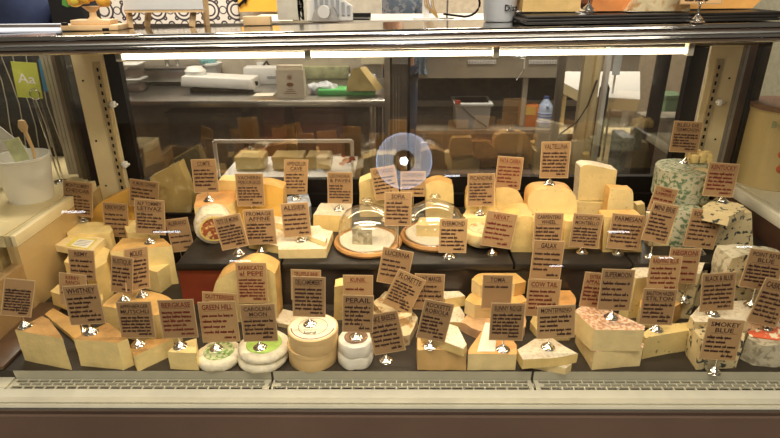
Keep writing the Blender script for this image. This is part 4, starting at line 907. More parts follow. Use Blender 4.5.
def plate(name, u0, v0, u1, v1, Y, th, m, label, cat, slant=0):
    a, b = PY(u0, v1, Y), PY(u1, v0, Y); bm = BX(0, b.x - a.x, 0, th, 0, b.z - a.z, bev=.001)
    if slant: bmesh.ops.rotate(bm, verts=bm.verts, cent=(0, 0, 0), matrix=Matrix.Rotation(slant, 3, 'Y'))
    return tag(obj(name, bm, m, loc=(a.x, Y, a.z)), label, cat), a, b
# raised service counter behind the case that carries the small items
ct0, ct1 = PY(236, 20, 2.2), PY(580, 20, 2.2)
sc = empty('service_shelf', ((ct0.x + ct1.x) / 2, 2.4, 0), 'pale narrow overshelf behind the case carrying papers, bucket and cables', 'shelf')
sc0 = Vector(((ct0.x + ct1.x) / 2, 2.4, 0)); zt = PY(400, 21, 2.2).z
bm = BX(ct0.x - sc0.x, ct1.x - sc0.x, -.15, .22, zt - .02, zt, bev=.002); obj('shelf_top', bm, M('counter_pale', (.68, .62, .52), .4, var=.05), sc)
for x in (PY(383, 60, 2.35).x - sc0.x, PY(574, 60, 2.35).x - sc0.x):
    obj('post', BX(x, x + .03, .15, .18, 0, zt - .02), STEEL, sc)
plate('paper_sheet', 278, -15, 296, 20, 2.22, .003, WPAP, 'white paper sheet standing beside the orange poster', 'paper')
bm = bmesh.new(); pa = PY(300, 20, 2.23)
for k in range(10): stroke(bm, [(rnd.uniform(-.02, .02), rnd.uniform(0, .14)) for _ in range(4)], .004, -.002)
box(bm, -.028, .028, 0, .003, 0, .16, 1)
tag(obj('patterned_card', bm, [BLKF, WPAP], loc=(pa.x, 2.23, zt)), 'black and white scrawled card right of the white paper sheet', 'card')
a = PY(306, 18, 2.2)
kb = empty('slanted_rack', (a.x, 2.26, zt), 'white slanted rack with a row of ribs', 'rack')
bm = bmesh.new(); prism(bm, [(0, 0), (.17, 0), (.17, .05), (0, .16)], 0, .02); bmesh.ops.rotate(bm, verts=bm.verts, cent=(0, 0, 0), matrix=Matrix.Rotation(PI / 2, 3, 'X')); obj('rack_body', bm, PLW, kb, smooth=0)
for k in range(7):
    x = .03 + .02 * k; obj('rib', BX(x, x + .010, -.030, -.0195, .02, .12 - .10 * k / 9), M('grey_rib', (.45, .47, .50), .5), kb, smooth=0)
a = PY(322, 19, 2.12)
td = empty('tape_dispenser', (a.x, 2.3 - .05, zt), 'grey metal dispenser with round shoulder behind the hood', 'dispenser')
bm = bmesh.new(); prism(bm, [(-.05, 0), (.05, 0), (.045, .025), (.03, .055), (-.02, .055), (-.04, .03)], 0, .05); bmesh.ops.rotate(bm, verts=bm.verts, cent=(0, 0, 0), matrix=Matrix.Rotation(PI / 2, 3, 'X')); obj('body', bm, STEEL, td)
bm = bmesh.new(); lathe(bm, [(0, 0), (.022, 0), (.022, .02), (0, .02)], 20, c=(0, -.052, .034), rot=Matrix.Rotation(PI / 2, 3, 'X')); obj('roll', bm, PLW, td)
a = PY(349, 18, 2.2); bm = bmesh.new(); box(bm, -.075, .075, -.05, .05, 0, .006, bev=.002); box(bm, -.075, .075, .044, .05, .006, .02)
tag(obj('dark_tray', bm, BLKF, loc=(a.x, 2.3, zt)), 'low black tray between the dispenser and the person in blue', 'tray')
a = PY(427, 22, 2.2)
bm = bmesh.new(); box(bm, -.012, .012, -.012, .012, .004, .25); box(bm, -.05, .05, -.03, .03, 0, .006)
tag(obj('white_stand', bm, PLW, loc=(a.x, 2.3, zt)), 'thin white upright stand behind the hood', 'stand')
a = PY(449, 22, 2.2); bm = bmesh.new(); tube(bm, [(0, 0, .003), (0, 0, .22)], .004, 8); lathe(bm, [(0, 0), (.03, 0), (.028, .004), (0, .006)], 16)
tag(obj('thin_pole', bm, STEEL, loc=(a.x, 2.3, zt)), 'thin dark metal rod on a round foot', 'rod')
bm = bmesh.new(); a = PY(440, 18, 2.2)
for k in range(5): tube(bm, [(0, 0, 0), (-.02 - .008 * k, 0, .05), (-.03 - .008 * k, 0, .11), (-.01 - .006 * k, 0, .17)], .0022, 6)
tag(obj('cable_bundle', bm, M('cable_tan', (.60, .38, .14), .5), loc=(a.x, 2.28, zt)), 'tan cables looping down beside the white stand', 'cables')
bm = bmesh.new(); a = PY(450, 18, 2.2); L = []
for k in range(16):
    q = -PI * .6 + k * PI * .075 * 1.2; L.append((.06 + .055 * math.cos(q), 0, .055 + .045 * math.sin(q)))
tube(bm, [(-.02, 0, .02)] + L, .0045, 6)
tag(obj('black_cable', bm, BLKF, loc=(a.x, 2.26, zt)), 'black cable curled left of the lettered bucket', 'cable')
# grey bucket lettered
a = PY(498, 21, 1.40); a2 = PZ(498, 20, TOPZ + .01)
bkt = empty('bucket', (a.x, 1.385, tz(a.x)), 'light grey round bucket with black handwriting on the hood', 'bucket')
bm = bmesh.new(); lathe(bm, [(0, 0), (.034, 0), (.036, .004), (.044, .11), (.047, .112), (.047, .118), (.042, .118), (.034, .006), (0, .006)], 32); obj('body', bm, M('grey_white_plastic', (.62, .64, .66), .4, var=.04, bump=0), bkt)
bm = bmesh.new(); text_mesh(bm, 'Dist', .028, .013, (.018, -.0405, .024), Matrix.Rotation(-.08, 3, 'X'), off=.02); obj('handwriting', bm, BLKF, bkt, smooth=0)
# slate stack with cheeses, right
s0, s1 = PY(518, 24, 1.33), PY(764, 22, 1.33)
zc = tz((s0.x + s1.x) / 2) + .004
for k in range(3):
    x0, x1 = s0.x + (.0, -.006, .004)[k], s1.x + (-.02, .0, -.01)[k]
    bm = BX(x0, x1, -.10 + .004 * k, .11, 0, .0052, bev=.0012); bmesh.ops.translate(bm, verts=bm.verts, vec=(-(x0 + x1) / 2, 0, 0))
    for vv in bm.verts: vv.co.z += vv.co.x * TL
    tag(obj('slate_tray', bm, SLATE, loc=((x0 + x1) / 2, 1.345, zc + k * .0058 - .003)), 'long dark slate tray on the hood at right, %s of the stack of three' % ('bottom', 'middle', 'topmost')[k], 'tray', 'slate trays stacked on the hood')
zs = zc + .0150
def topc(u0, u1, dy, h, m, rm, label, name='cheese_block', prof=None, dep=.09):
    a, b = PY(u0, 12, 1.31 + dy), PY(u1, 12, 1.31 + dy); w_ = b.x - a.x; prof = prof or [(0, 0), (1, 0), (.98, 1), (.02, 1)]
    bm = bmesh.new(); A = [bm.verts.new((x * w_ - w_ / 2, 0, z * h)) for x, z in prof]; B = [bm.verts.new((x * w_ - w_ / 2, dep, z * h)) for x, z in prof]; n = len(prof)
    bm.faces.new(A).material_index = 0; bm.faces.new(B[::-1]).material_index = 1
    for i in range(n): bm.faces.new((A[i], B[i], B[(i + 1) % n], A[(i + 1) % n])).material_index = 1
    bmesh.ops.bevel(bm, geom=[e for e in bm.edges if e.is_manifold and e.calc_face_angle(1.0) > .45], material=-1, offset=.006, segments=2, affect='EDGES', clamp_overlap=True)
    cx = (a.x + b.x) / 2; split(bm, name, label, (cx, 1.31 + dy, zs + cx * TL * .9 - .0045), m, rm, wob=.002)
RP = [(.08, 0), (.92, 0), (1, .25), (.97, .6), (.85, 1), (.15, 1), (.03, .6), (0, .25)]
topc(522, 580, .02, .09, M('wrapped_tan_cheese', (.78, .54, .22), .2, var=.12, bump=.5, bscale=40), TPAP, 'big tan cheese block in clear film, left end of the slate trays on the hood')
topc(590, 636, .0, .05, M('paste_orange_red', (.72, .27, .08), .4, var=.2), M('rind_red_brown', (.38, .12, .06), .5, var=.2), 'reddish orange rinded round on the slate trays, between two wrapped cheeses', prof=RP)
topc(628, 690, -.03, .08, PLAS, PLAS, 'pale cheese wedge in shiny clear film on the slate trays', prof=[(0, 0), (1, 0), (.92, 1), (.42, 1)], dep=.06)
topc(686, 762, .02, .09, M('paste_amber', (.80, .42, .12), .35, var=.1), M('rind_amber', (.70, .36, .10), .4, var=.15), 'amber orange half wheel at the right end of the slate trays', prof=[(0, 0), (.86, 0), (1, .3), (1, 1), (0, 1)], dep=.07)
a = PY(697, 27, 1.232); root = empty('price_sign', (a.x, 1.238, tz(a.x)), 'brown card in a clip stand on the hood before the amber cheese', 'price sign', 'handwritten cheese cards')
cw = .085; bm = bmesh.new(); box(bm, -cw / 2, cw / 2, 0, .0012, 0, .08, 1); bm.faces.new([bm.verts.new((x, -.0002, z)) for x, z in ((-cw / 2 + .002, .002), (cw / 2 - .002, .002), (cw / 2 - .002, .078), (-cw / 2 + .002, .078))]).material_index = 0
cd = obj('card', bm, [M('kraft_card_amber', (.72, .45, .20), .6, var=.05), KEDGE], root, (0, -.002, .036), smooth=0)
bm = bmesh.new()
for k in range(5): scribble(bm, -cw * (.25 if k else .4), cw * .2, .006 + k * .013, .0042, .001, -.0008)
obj('handwriting', bm, INK, cd, smooth=0); clip_stand(root, .042)
a = PY(585, 12, 1.29); root = tag(clip_stand(None, .05), 'empty chrome clip stand between the tan block and the red round on the slate', 'stand'); root.location = (a.x, 1.27, zs + a.x * TL * .9 - .003)
# ---------------------------------------------------------------- left of the case: bucket, tall card holders, things on the counter
q = PZ(24, 205, LZ); rbk = (PZ(44, 205, LZ) - q).length
bk = empty('bucket', (q.x - .01, q.y + .06, LZ), 'white plastic bucket with utensils on the left counter', 'bucket')
bm = bmesh.new(); hb = PY(24, 158, q.y).z - LZ - .01
lathe(bm, [(0, 0), (rbk, 0), (rbk + .001, .004), (rbk * 1.25, hb - .01), (rbk * 1.30, hb - .008), (rbk * 1.30, hb), (rbk * 1.22, hb), (rbk * .95, .006), (0, .006)], 36); obj('body', bm, PLW, bk)
bm = bmesh.new(); tube(bm, [(.015, 0, .02), (.022, 0, hb + .02), (.012, 0, hb + .075)], [.004, .005, .006], 8); lathe(bm, [(0, 0), (.010, .004), (.016, .02), (.011, .038), (0, .042)], 14, (.010, 0, hb + .07), sy=.4)
tag(obj('wooden_spoon', bm, WOODL, loc=(q.x + .012, q.y + .06, LZ)), 'wooden spoon leaning in the white bucket', 'spoon')
bm = BX(-.025, .025, -.002, .002, -.02, .05); bmesh.ops.rotate(bm, verts=bm.verts, cent=(0, 0, 0), matrix=Matrix.Rotation(-.25, 3, 'Y'))
tag(obj('banknote', bm, M('pale_green_note', (.62, .66, .36), .6, var=.15, scale=40), loc=(q.x + .005, q.y + .035, LZ + hb + .01)), 'pale green note sticking out of the white bucket', 'note')
for (u0, v0, u1, v1, us, vs_, nm, col, tx) in ((13, 62, 38, 98, 42, 196, 'yellow green', (.55, .60, .10), 'Aa'), (41, 60, 60, 92, 58, 194, 'blue', (.03, .20, .40), 'Cc')):
    Yc = 1.80 if tx == 'Aa' else 1.96
    a, b = PY(u0, v1, Yc), PY(u1, v0, Yc); a.x, b.x = PY(u0, 80, Yc).x, PY(u1, 80, Yc).x; cx = (a.x + b.x) / 2
    hd = empty('card_holder', (cx + .03, Yc, LZ), 'tall thin card holder with %s card reading %s, left counter' % (nm, tx), 'card holder')
    bm = bmesh.new(); box(bm, a.x - cx, b.x - cx, 0, .002, 0, b.z - a.z); cd = obj('card', bm, M('card_' + tx, col, .5, bump=0, var=.02), hd, (-.03, 0, a.z - LZ), smooth=0)
    cd.rotation_euler.y = math.radians(4)
    bm = bmesh.new(); text_mesh(bm, tx, (b.x - a.x) * .7, .030, (0 if tx == 'Aa' else .012, -.001, (b.z - a.z) * .42), off=.01); obj('lettering', bm, PLW, cd, smooth=0)
    bm = bmesh.new(); tube(bm, [(-.01 + .016 * math.cos(t), -.003, a.z - LZ + .012 + .016 * math.sin(t)) for t in [2 * PI * k / 18 for k in range(18)]], .002, 6, closed=True)
    tube(bm, [(-.022, .003, a.z - LZ), (-.004, .003, .01)], .0028, 6); tube(bm, [(-.002, .003, a.z - LZ), (.008, .003, .01)], .0028, 6)
    lathe(bm, [(0, 0), (.022, 0), (.02, .006), (0, .01)], 20)
    obj('wire_stand', bm, CHROME, hd)
c0 = PY(-6, 150, 1.80); c1 = PY(29, 147, 1.80); c2_ = PY(-6, 112, 1.80)
bm = bmesh.new(); prism(bm, [(0, 0), (c1.x - c0.x, 0), (0, c2_.z - c0.z)], 0, .004); bmesh.ops.rotate(bm, verts=bm.verts, cent=(0, 0, 0), matrix=Matrix.Rotation(PI / 2, 3, 'X'))
box(bm, 0, .01, 0, .05, LZ - c0.z, 0)
tag(obj('grey_sign', bm, M('sign_grey', (.45, .45, .42), .5, bump=0), loc=(c0.x, 1.80, c0.z)), 'pale grey sloping panel seen through the left end glass', 'panel')
# canister on the right counter
q = PZ(768, 172, LZ)
can_ = empty('canister', (1.25, 1.80, LZ), 'big beige tin with red fruit picture on the right counter', 'tin')
rc = .105; hc = PY(760, 112, 1.72).z - LZ
bm = bmesh.new(); lathe(bm, [(0, 0), (rc, 0), (rc + .003, .003), (rc, .008), (rc, hc - .01), (rc + .003, hc - .006), (rc, hc), (0, hc)], 40); obj('body', bm, M('beige_tin', (.62, .48, .22), .4, var=.04, scale=6, bump=0), can_)
bm = bmesh.new(); lathe(bm, [(rc + .004, 0), (rc + .005, .016), (0, .017), (0, .016)], 40, (0, 0, hc - .004)); obj('lid', bm, M('lid_brown', (.22, .11, .06), .5), can_)
bm = bmesh.new(); r2 = rc + .002
for (az, zz_, s_) in ((-112, .12, .026), (-101, .105, .024), (-108, .075, .028), (-98, .06, .022)):
    t_ = math.radians(az); bmesh.ops.create_icosphere(bm, subdivisions=2, radius=s_ * .75, matrix=Matrix.Translation(((rc - .004) * math.cos(t_), (rc - .004) * math.sin(t_), zz_)) @ Matrix.Rotation(t_, 4, 'Z') @ Matrix.Diagonal((.3, 1, 1, 1)))
obj('fruit_picture', bm, M('fruit_red', (.55, .12, .05), .5, var=.3, scale=60, bump=0), can_)
bm = bmesh.new(); text_mesh(bm, 'B CO', .06, .020, (-.56 * (rc + .006), -.83 * (rc + .006), hc - .05), Matrix.Rotation(-.60, 3, 'Z'), off=.03); obj('lettering', bm, M('letter_green', (.30, .36, .20), .5), can_, smooth=0)
# ---------------------------------------------------------------- the room behind the case
# prep table at left
Yt = 2.75
e0, e1 = PY(112, 100, Yt), PY(386, 101, Yt); zt = (e0.z + e1.z) / 2
tb_ = empty('prep_table', ((e0.x + e1.x) / 2, 3.0, 0), 'stainless steel prep table behind the case at left', 'table'); tc_ = Vector(((e0.x + e1.x) / 2, 3.0, 0))
def rel(bm, c): bmesh.ops.translate(bm, verts=bm.verts, vec=-c); return bm
obj('tabletop', rel(BX(e0.x - .3, e1.x, Yt, 3.38, zt - .035, zt, bev=.006), tc_), STEEL, tb_)
obj('undershelf', rel(BX(e0.x - .25, e1.x - .05, Yt + .08, 3.33, .30, .325), tc_), STEEL, tb_)
for x in (e0.x - .2, e1.x - .07):
    for y in (Yt + .05, 3.3): bm = bmesh.new(); tube(bm, [(x, y, 0), (x, y, zt - .035)], .018, 12); obj('leg', rel(bm, tc_), STEEL, tb_)
def on_table(u, v): return PZ(u, v, zt)
# clear tubs stacked
CLR = glass('clear_plastic', (.90, .88, .84), 2.5, .35, .1)
for k, (z_, lab) in enumerate(((0, 'lower'), (.075, 'upper'))):
    q = on_table(131, 93); o = empty('food_tub', (q.x, q.y + .06, zt + z_), 'translucent square food tub at the left of the prep table, %s one' % lab, 'tub')
    bm = bmesh.new(); A = box(bm, -.045, .045, -.045, .045, 0, .06, bev=.004)
    for v_ in bm.verts: v_.co.x *= 1 + v_.co.z * 2.5; v_.co.y *= 1 + v_.co.z * 2.5
    obj('body', bm, CLR, o); obj('lid', BX(-.056, .056, -.056, .056, .061, .070, bev=.003), PLW, o); obj('contents', BX(-.04, .04, -.04, .04, .003, .035, bev=.004), M('tub_contents', (.35, .22, .12), .6, var=.3), o)
# scale
q = on_table(163, 88); o = empty('steel_scale', (q.x, q.y + .16, zt), 'steel slicer or scale with low pan on the prep table', 'scale')
obj('base', BX(-.16, .16, -.10, .10, 0, .022, bev=.005), BLKF, o); obj('body', BX(-.17, .17, -.11, .11, .022, .09, bev=.01), STEEL, o)
obj('pan', BX(-.19, .19, -.13, .13, .095, .105, bev=.003), STEEL, o)
bm = bmesh.new(); tube(bm, [(-.02, 0, .10), (-.02, 0, .17)], .012, 10); tube(bm, [(.04, 0, .10), (.04, 0, .15)], .010, 10); obj('knob', bm, STEEL, o)
q = on_table(203, 85); bm = bmesh.new(); lathe(bm, [(0, 0), (.055, 0), (.07, .09), (.074, .09), (.074, .10), (0, .10)], 24)
o = tag(obj('round_tub', bm, PLW, loc=(q.x, q.y + .15, zt)), 'white round tub with blue topped contents behind the long white tray', 'tub')
bm = bmesh.new()
for k in range(6): bmesh.ops.create_icosphere(bm, subdivisions=1, radius=.02, matrix=Matrix.Translation((rnd.uniform(-.04, .04), rnd.uniform(-.03, .03), .108)))
obj('contents', bm, M('teal_bits', (.20, .42, .44), .5), o)
# long white tray / box
q = on_table(219, 94); bm = bmesh.new()
box(bm, -.20, .19, -.07, .07, .02, .075, bev=.008); 
for v_ in bm.verts:
    if v_.co.x < -.15: v_.co.z += .012
    if v_.co.z > .05: v_.co.x *= .95
o = tag(obj('white_scale', bm, PLW, loc=(q.x, q.y + .08, zt + .0)), 'long low white plastic appliance at the front of the prep table', 'appliance'); o.rotation_euler.z = -.1
obj('foot', BX(-.16, .15, -.05, .05, 0, .02), BLKF, o)
bm = bmesh.new(); lathe(bm, [(0, 0), (.05, 0), (.055, .03), (.035, .05), (0, .055)], 20, (-.14, 0, .075), sy=1); obj('hump', bm, PLW, o)
bm = BX(.182, .194, -.02, .0, .035, .055); obj('button', bm, BLKF, o)
# white carton + plastic stuff
q = on_table(258, 88); o = tag(obj('carton', BX(-.10, .10, -.05, .05, 0, .09, bev=.002), PLW, loc=(q.x, q.y + .16, zt)), 'flat white carton behind the long white appliance', 'carton')
obj('printing', BX(.03, .08, -.0515, -.0505, .03, .045), M('print_grey', (.35, .35, .38), .5), o)
q = on_table(262, 97); tag(obj('paper_slip', BX(-.05, .05, -.05, .03, 0, .002), WPAP, loc=(q.x, q.y + .06, zt + .001)), 'white paper slip lying on the prep table', 'paper')
# paper coffee box with emblem
a, b = PY(277, 95.5, Yt + .06), PY(303, 70, Yt + .06); w_ = b.x - a.x; h_ = PY(290, 70, Yt + .06).z - zt
o = empty('paper_bag', ((a.x + b.x) / 2, Yt + .06, zt), 'cream paper bag with brown round emblem and oval on the prep table', 'paper bag')
bm = BX(-w_ / 2, w_ / 2, 0, .08, 0, h_); 
for v_ in bm.verts:
    if v_.co.z > .05: v_.co.y *= .8; v_.co.x *= .97
obj('bag_body', bm, M('bag_cream', (.74, .66, .52), .6, var=.04, bump=.3, bscale=15), o, smooth=0)
bm = BX(-w_ * .45, w_ * .45, .01, .05, h_, h_ + .018); 
for v_ in bm.verts: v_.co += noise.noise_vector(v_.co * 40) * .006
obj('folded_top', bm, M('bag_cream'), o, smooth=0)
bm = bmesh.new(); Rx = Matrix.Rotation(PI / 2, 3, 'X')
ringp = lambda r0, r1, cz, sx: [bm.faces.new([bm.verts.new((sx * r_ * math.cos(q_), -.0012, cz + r_ * math.sin(q_))) for r_, q_ in ((r0, t0), (r1, t0), (r1, t0 + .3142), (r0, t0 + .3142))]) for t0 in [k * .3142 for k in range(20)]]
ringp(.009, .012, h_ * .74, 1); ringp(.0, .006, h_ * .74, 1); ringp(0, .010, h_ * .48, 1.8)
for k, ww in enumerate((.03, .05, .06)): stroke(bm, [(-ww / 2, h_ * (.30 - .07 * k)), (ww / 2, h_ * (.30 - .07 * k))], .003, -.0012)
obj('emblem', bm, M('emblem_brown', (.22, .08, .04), .6, bump=0), o, smooth=0)
# vegetables tray, plastic, green board and wedge
q = on_table(322, 84); bm = BX(-.14, .14, -.06, .06, 0, .07, bev=.004); o = tag(obj('produce_box', bm, M('dull_green_box', (.40, .42, .24), .5, var=.3, scale=25), loc=(q.x, q.y + .22, zt)), 'dull green produce box behind the paper bag', 'box')
o2 = obj('flap', BX(-.15, .15, .05, .055, .06, .16), M('carton_grey', (.48, .44, .36), .6), o)
for (u, v, lab) in ((322, 95, 'beside the green sheet'), (362, 84, 'behind the cheese wedge')):
    q = on_table(u, v); bm = bmesh.new(); bmesh.ops.create_icosphere(bm, subdivisions=4, radius=.055, matrix=Matrix.Diagonal((1.4, .8, .55, 1)))
    for v_ in bm.verts: v_.co += noise.noise_vector(v_.co * 35) * .018; v_.co.z = max(v_.co.z, -.025)
    tag(obj('crumpled_film', bm, M('crumpled_film_white', (.66, .70, .76), .2, var=.15, scale=30, bump=.6), loc=(q.x, q.y + .05, zt + .026)), 'crumpled clear film on the prep table ' + lab, 'plastic film')
a, b = PZ(318, 96, zt), PZ(375, 96, zt); bm = BX(0, b.x - a.x, 0, .12, 0, .028, bev=.003)
tag(obj('green_packet', bm, M('bright_green_sheet', (.10, .50, .14), .45, var=.05), loc=(a.x, a.y + .005, zt)), 'bright green wrapped slab under the cheese wedge', 'packet')
a = PY(346, 91, Yt + .08); b = PY(372, 68, Yt + .08); z0 = zt + .029; wq = PY(377, 90, Yt + .08).x - a.x; hq = b.z - z0 + .004
bm = bmesh.new(); prof = [(0, 0), (wq, 0), (wq * .45, hq), (wq * .25, hq * .95), (.01, hq * .45)]
A = [bm.verts.new((x, 0, z)) for x, z in prof]; B = [bm.verts.new((x + .03, .09, z * .9)) for x, z in prof]
bm.faces.new(A).material_index = 0; bm.faces.new(B[::-1]).material_index = 1
for i in range(5): bm.faces.new((A[i], B[i], B[(i + 1) % 5], A[(i + 1) % 5])).material_index = 1
bmesh.ops.bevel(bm, geom=[e for e in bm.edges if e.is_manifold and e.calc_face_angle(1.0) > .45], material=-1, offset=.005, segments=2, affect='EDGES', clamp_overlap=True)
split(bm, 'cheese_wedge', 'big yellow wedge with pale rind standing on the green slab, prep table', (a.x, Yt + .08, z0), M('paste_olive_yellow', (.62, .50, .20), .5, var=.12), PALE, wob=.002)
# wall things over the table
for (u0, u1, v0, v1, m, n, lab) in ((270, 288, 57, 66, BLKF, 'socket', 'dark wall socket behind the paper bag'),):
    a, b = PY(258, 72, 3.39), PY(264, 62, 3.39); tag(obj('wall_socket', BX(a.x, b.x, 3.375, 3.395, a.z, b.z, bev=.002), PLW), 'pale wall socket above the white carton', 'socket')
bm = bmesh.new(); a = PY(263, 66, 3.37); tube(bm, [(a.x, 3.36, a.z), (a.x + .03, 3.34, a.z + .03), (a.x + .06, 3.33, a.z - .02), (a.x + .05, 3.32, a.z - .12)], .006, 6); tag(obj('power_cord', bm, BLKF), 'black cord arching from the wall socket', 'cord')
a, b = PY(361, 64, 3.36), PY(394, 56, 3.36); tag(obj('wall_sign', BX(a.x, b.x, 3.36, 3.38, a.z, b.z), M('cream_sign', (.78, .70, .48), .5, var=.03)), 'blank cream strip high on the wall end', 'sign')
# under the table: crates and red box
for (u0, u1, v0, v1, Yy, m, nm, lab) in (
    (264, 284, 105, 150, 3.0, M('dark_red_plastic', (.16, .03, .02), .4, var=.1), 'red_crate', 'dark red crate under the prep table'),
    (296, 343, 108, 128, 2.92, M('maroon_box', (.12, .03, .025), .4, var=.1), 'maroon_box', 'maroon box under the prep table, right half'),
    (172, 240, 112, 150, 3.1, M('grey_crate', (.13, .125, .11), .5, var=.2), 'grey_crate', 'dark grey crate under the prep table, left half')):
    a, b = PY(u0, v1, Yy), PY(u1, v0, Yy)
    o = tag(obj(nm, BX(0, b.x - a.x, 0, .25, .326, max(b.z, .45), bev=.01), m, loc=(a.x, Yy, 0)), lab, 'crate')
    obj('rim', BX(-.008, b.x - a.x + .008, -.008, .258, max(b.z, .45) - .03, max(b.z, .45), bev=.004), m, o)
# equipment block with vertical ribs, right end of the table
a, b = PY(386, 70, 2.9), PY(409, 70, 2.9); ztop = PY(400, 64, 2.9).z
eq = empty('radiator_cabinet', ((a.x + b.x) / 2, 2.9, 0), 'tall dark cabinet with vertical ribs right of the prep table', 'cabinet')
obj('body', BX(a.x - (a.x + b.x) / 2, b.x - (a.x + b.x) / 2, 0, .45, 0, ztop, bev=.004), M('cabinet_dark', (.05, .045, .04), .35), eq)
for k in range(5):
    x = a.x - (a.x + b.x) / 2 + .006 + k * .014; obj('rib', BX(x, x + .006, -.008, .0, .10, ztop - .06), M('rib_grey', (.22, .21, .19), .4), eq)
# worker behind, in patterned blue shirt
def skin_body(name, joints, edges, mat, parent=None, loc=(0, 0, 0), sub=2):
    me = bpy.data.meshes.new(name); me.from_pydata([j[0] for j in joints], edges, []); o = bpy.data.objects.new(name, me); C.objects.link(o)
    md = o.modifiers.new('s', 'SKIN'); sb = o.modifiers.new('d', 'SUBSURF'); sb.levels = sb.render_levels = sub
    if not me.skin_vertices: bpy.context.view_layer.update()
    for i, j in enumerate(joints):
        r_ = j[1] if isinstance(j[1], tuple) else (j[1], j[1])
        me.skin_vertices[0].data[i].radius = r_; me.skin_vertices[0].data[i].use_root = (i == 0)
    me.materials.append(mat); o.location = loc
    if parent: o.parent = parent
    dg = bpy.context.evaluated_depsgraph_get(); m2 = bpy.data.meshes.new_from_object(o.evaluated_get(dg)); o.modifiers.clear(); o.data = m2; m2.shade_smooth()
    return o
SKIN = M('skin', (.56, .30, .19), .5, var=.06, bump=.05); DENIM = spots('patterned_blue_shirt', (.20, .28, .40), (.40, .46, .54), 40, .5, rough=.8, bump=.1)
pc_ = PY(391, 10, 4.15)
bx0 = pc_.x; by0 = 4.15
J = [((0, 0, .95), (.15, .11)), ((0, -.03, 1.15), (.14, .10)), ((0, -.05, 1.36), (.17, .11)), ((0, -.05, 1.50), (.06, .06)), ((0, -.07, 1.58), (.055, .06)),
     ((-.19, -.05, 1.42), .062), ((-.20, -.16, 1.22), .050), ((-.06, -.34, 1.24), .036), ((.0, -.40, 1.24), .028),
     ((.19, -.05, 1.42), .062), ((.25, -.08, 1.16), .048), ((.17, -.30, 1.10), .036), ((.12, -.38, 1.10), .028),
     ((-.10, 0, .85), .085), ((-.11, -.02, .48), .062), ((-.11, .02, .10), .042), ((-.11, -.12, .04), .036),
     ((.10, 0, .85), .085), ((.11, -.02, .48), .062), ((.11, .02, .10), .042), ((.11, -.12, .04), .036),
     ((0, -.08, 1.68), (.085, .098)), ((0, -.07, 1.77), (.07, .08))]
Ed = [(0, 1), (1, 2), (2, 3), (3, 4), (4, 21), (21, 22), (2, 5), (5, 6), (6, 7), (7, 8), (2, 9), (9, 10), (10, 11), (11, 12), (0, 13), (13, 14), (14, 15), (15, 16), (0, 17), (17, 18), (18, 19), (19, 20)]
per = skin_body('person', J, Ed, SKIN, loc=(bx0, by0, 0)); tag(per, 'person in short sleeved patterned blue shirt leaning forward behind the counter', 'person')
sh = [(p_, tuple(x + .016 for x in (r_ if isinstance(r_, tuple) else (r_, r_)))) for p_, r_ in (J[0], J[1], J[2])] + [((0, -.05, 1.46), (.075, .075)), (J[5][0], (.080, .080)), ((-.198, -.12, 1.29), (.072, .072)), (J[9][0], (.080, .080)), ((.235, -.07, 1.25), (.070, .070))]
skin_body('shirt', sh, [(0, 1), (1, 2), (2, 3), (2, 4), (4, 5), (2, 6), (6, 7)], DENIM, per)
tr = [(J[0][0], (.162, .125))] + [(J[i][0], (J[i][1] + .022,) * 2) for i in (13, 14, 15)] + [(J[i][0], (J[i][1] + .022,) * 2) for i in (17, 18, 19)]
skin_body('trousers', tr, [(0, 1), (1, 2), (2, 3), (0, 4), (4, 5), (5, 6)], M('trousers_navy', (.03, .045, .09), .8), per)
bm = bmesh.new(); bmesh.ops.create_icosphere(bm, subdivisions=3, radius=.105, matrix=Matrix.Translation((0, -.045, 1.755)) @ Matrix.Diagonal((.92, 1.05, .95, 1)))
for f_ in [f_ for f_ in bm.faces if f_.calc_center_median().y < -.115 and f_.calc_center_median().z < 1.80 or f_.calc_center_median().z < 1.68]: bm.faces.remove(f_)
obj('hair', bm, M('hair_dark', (.04, .025, .015), .6), per)
bm = bmesh.new()
for s_ in (-1, 1): bmesh.ops.create_icosphere(bm, subdivisions=2, radius=.011, matrix=Matrix.Translation((s_ * .032, -.165, 1.71)))
obj('eye', bm, BLKF, per)
for s_, (ex, ey, ez) in ((-1, (.0, -.40, 1.24)), (1, (.12, -.38, 1.10))):
    hd = [((ex, ey, ez), (.026, .018)), ((ex + .03, ey - .03, ez), (.032, .016)), ((ex + .06, ey - .06, ez), (.030, .014))]; he = [(0, 1), (1, 2)]
    for k in range(4):
        bx_, by_ = ex + .06 + (.5 * (k - 1.5)) * .018, ey - .06 - (.5 * (k - 1.5)) * -.018; L_ = (.065, .075, .07, .055)[k]
        i0 = len(hd); hd += [((bx_ + .012 * (k - 1.5), by_ + .012 * (k - 1.5), ez), (.009, .009)), ((bx_ + .012 * (k - 1.5) + L_ * .4, by_ + .012 * (k - 1.5) - L_ * .4, ez - .006), (.008, .008)), ((bx_ + .012 * (k - 1.5) + L_ * .62, by_ + .012 * (k - 1.5) - L_ * .62, ez - .022), (.007, .007))]
        he += [(2, i0), (i0, i0 + 1), (i0 + 1, i0 + 2)]
    i0 = len(hd); hd += [((ex + .015, ey - .055, ez), (.011, .010)), ((ex + .03, ey - .085, ez - .01), (.009, .009))]; he += [(1, i0), (i0, i0 + 1)]
    skin_body('hand', hd, he, SKIN, per, sub=1)
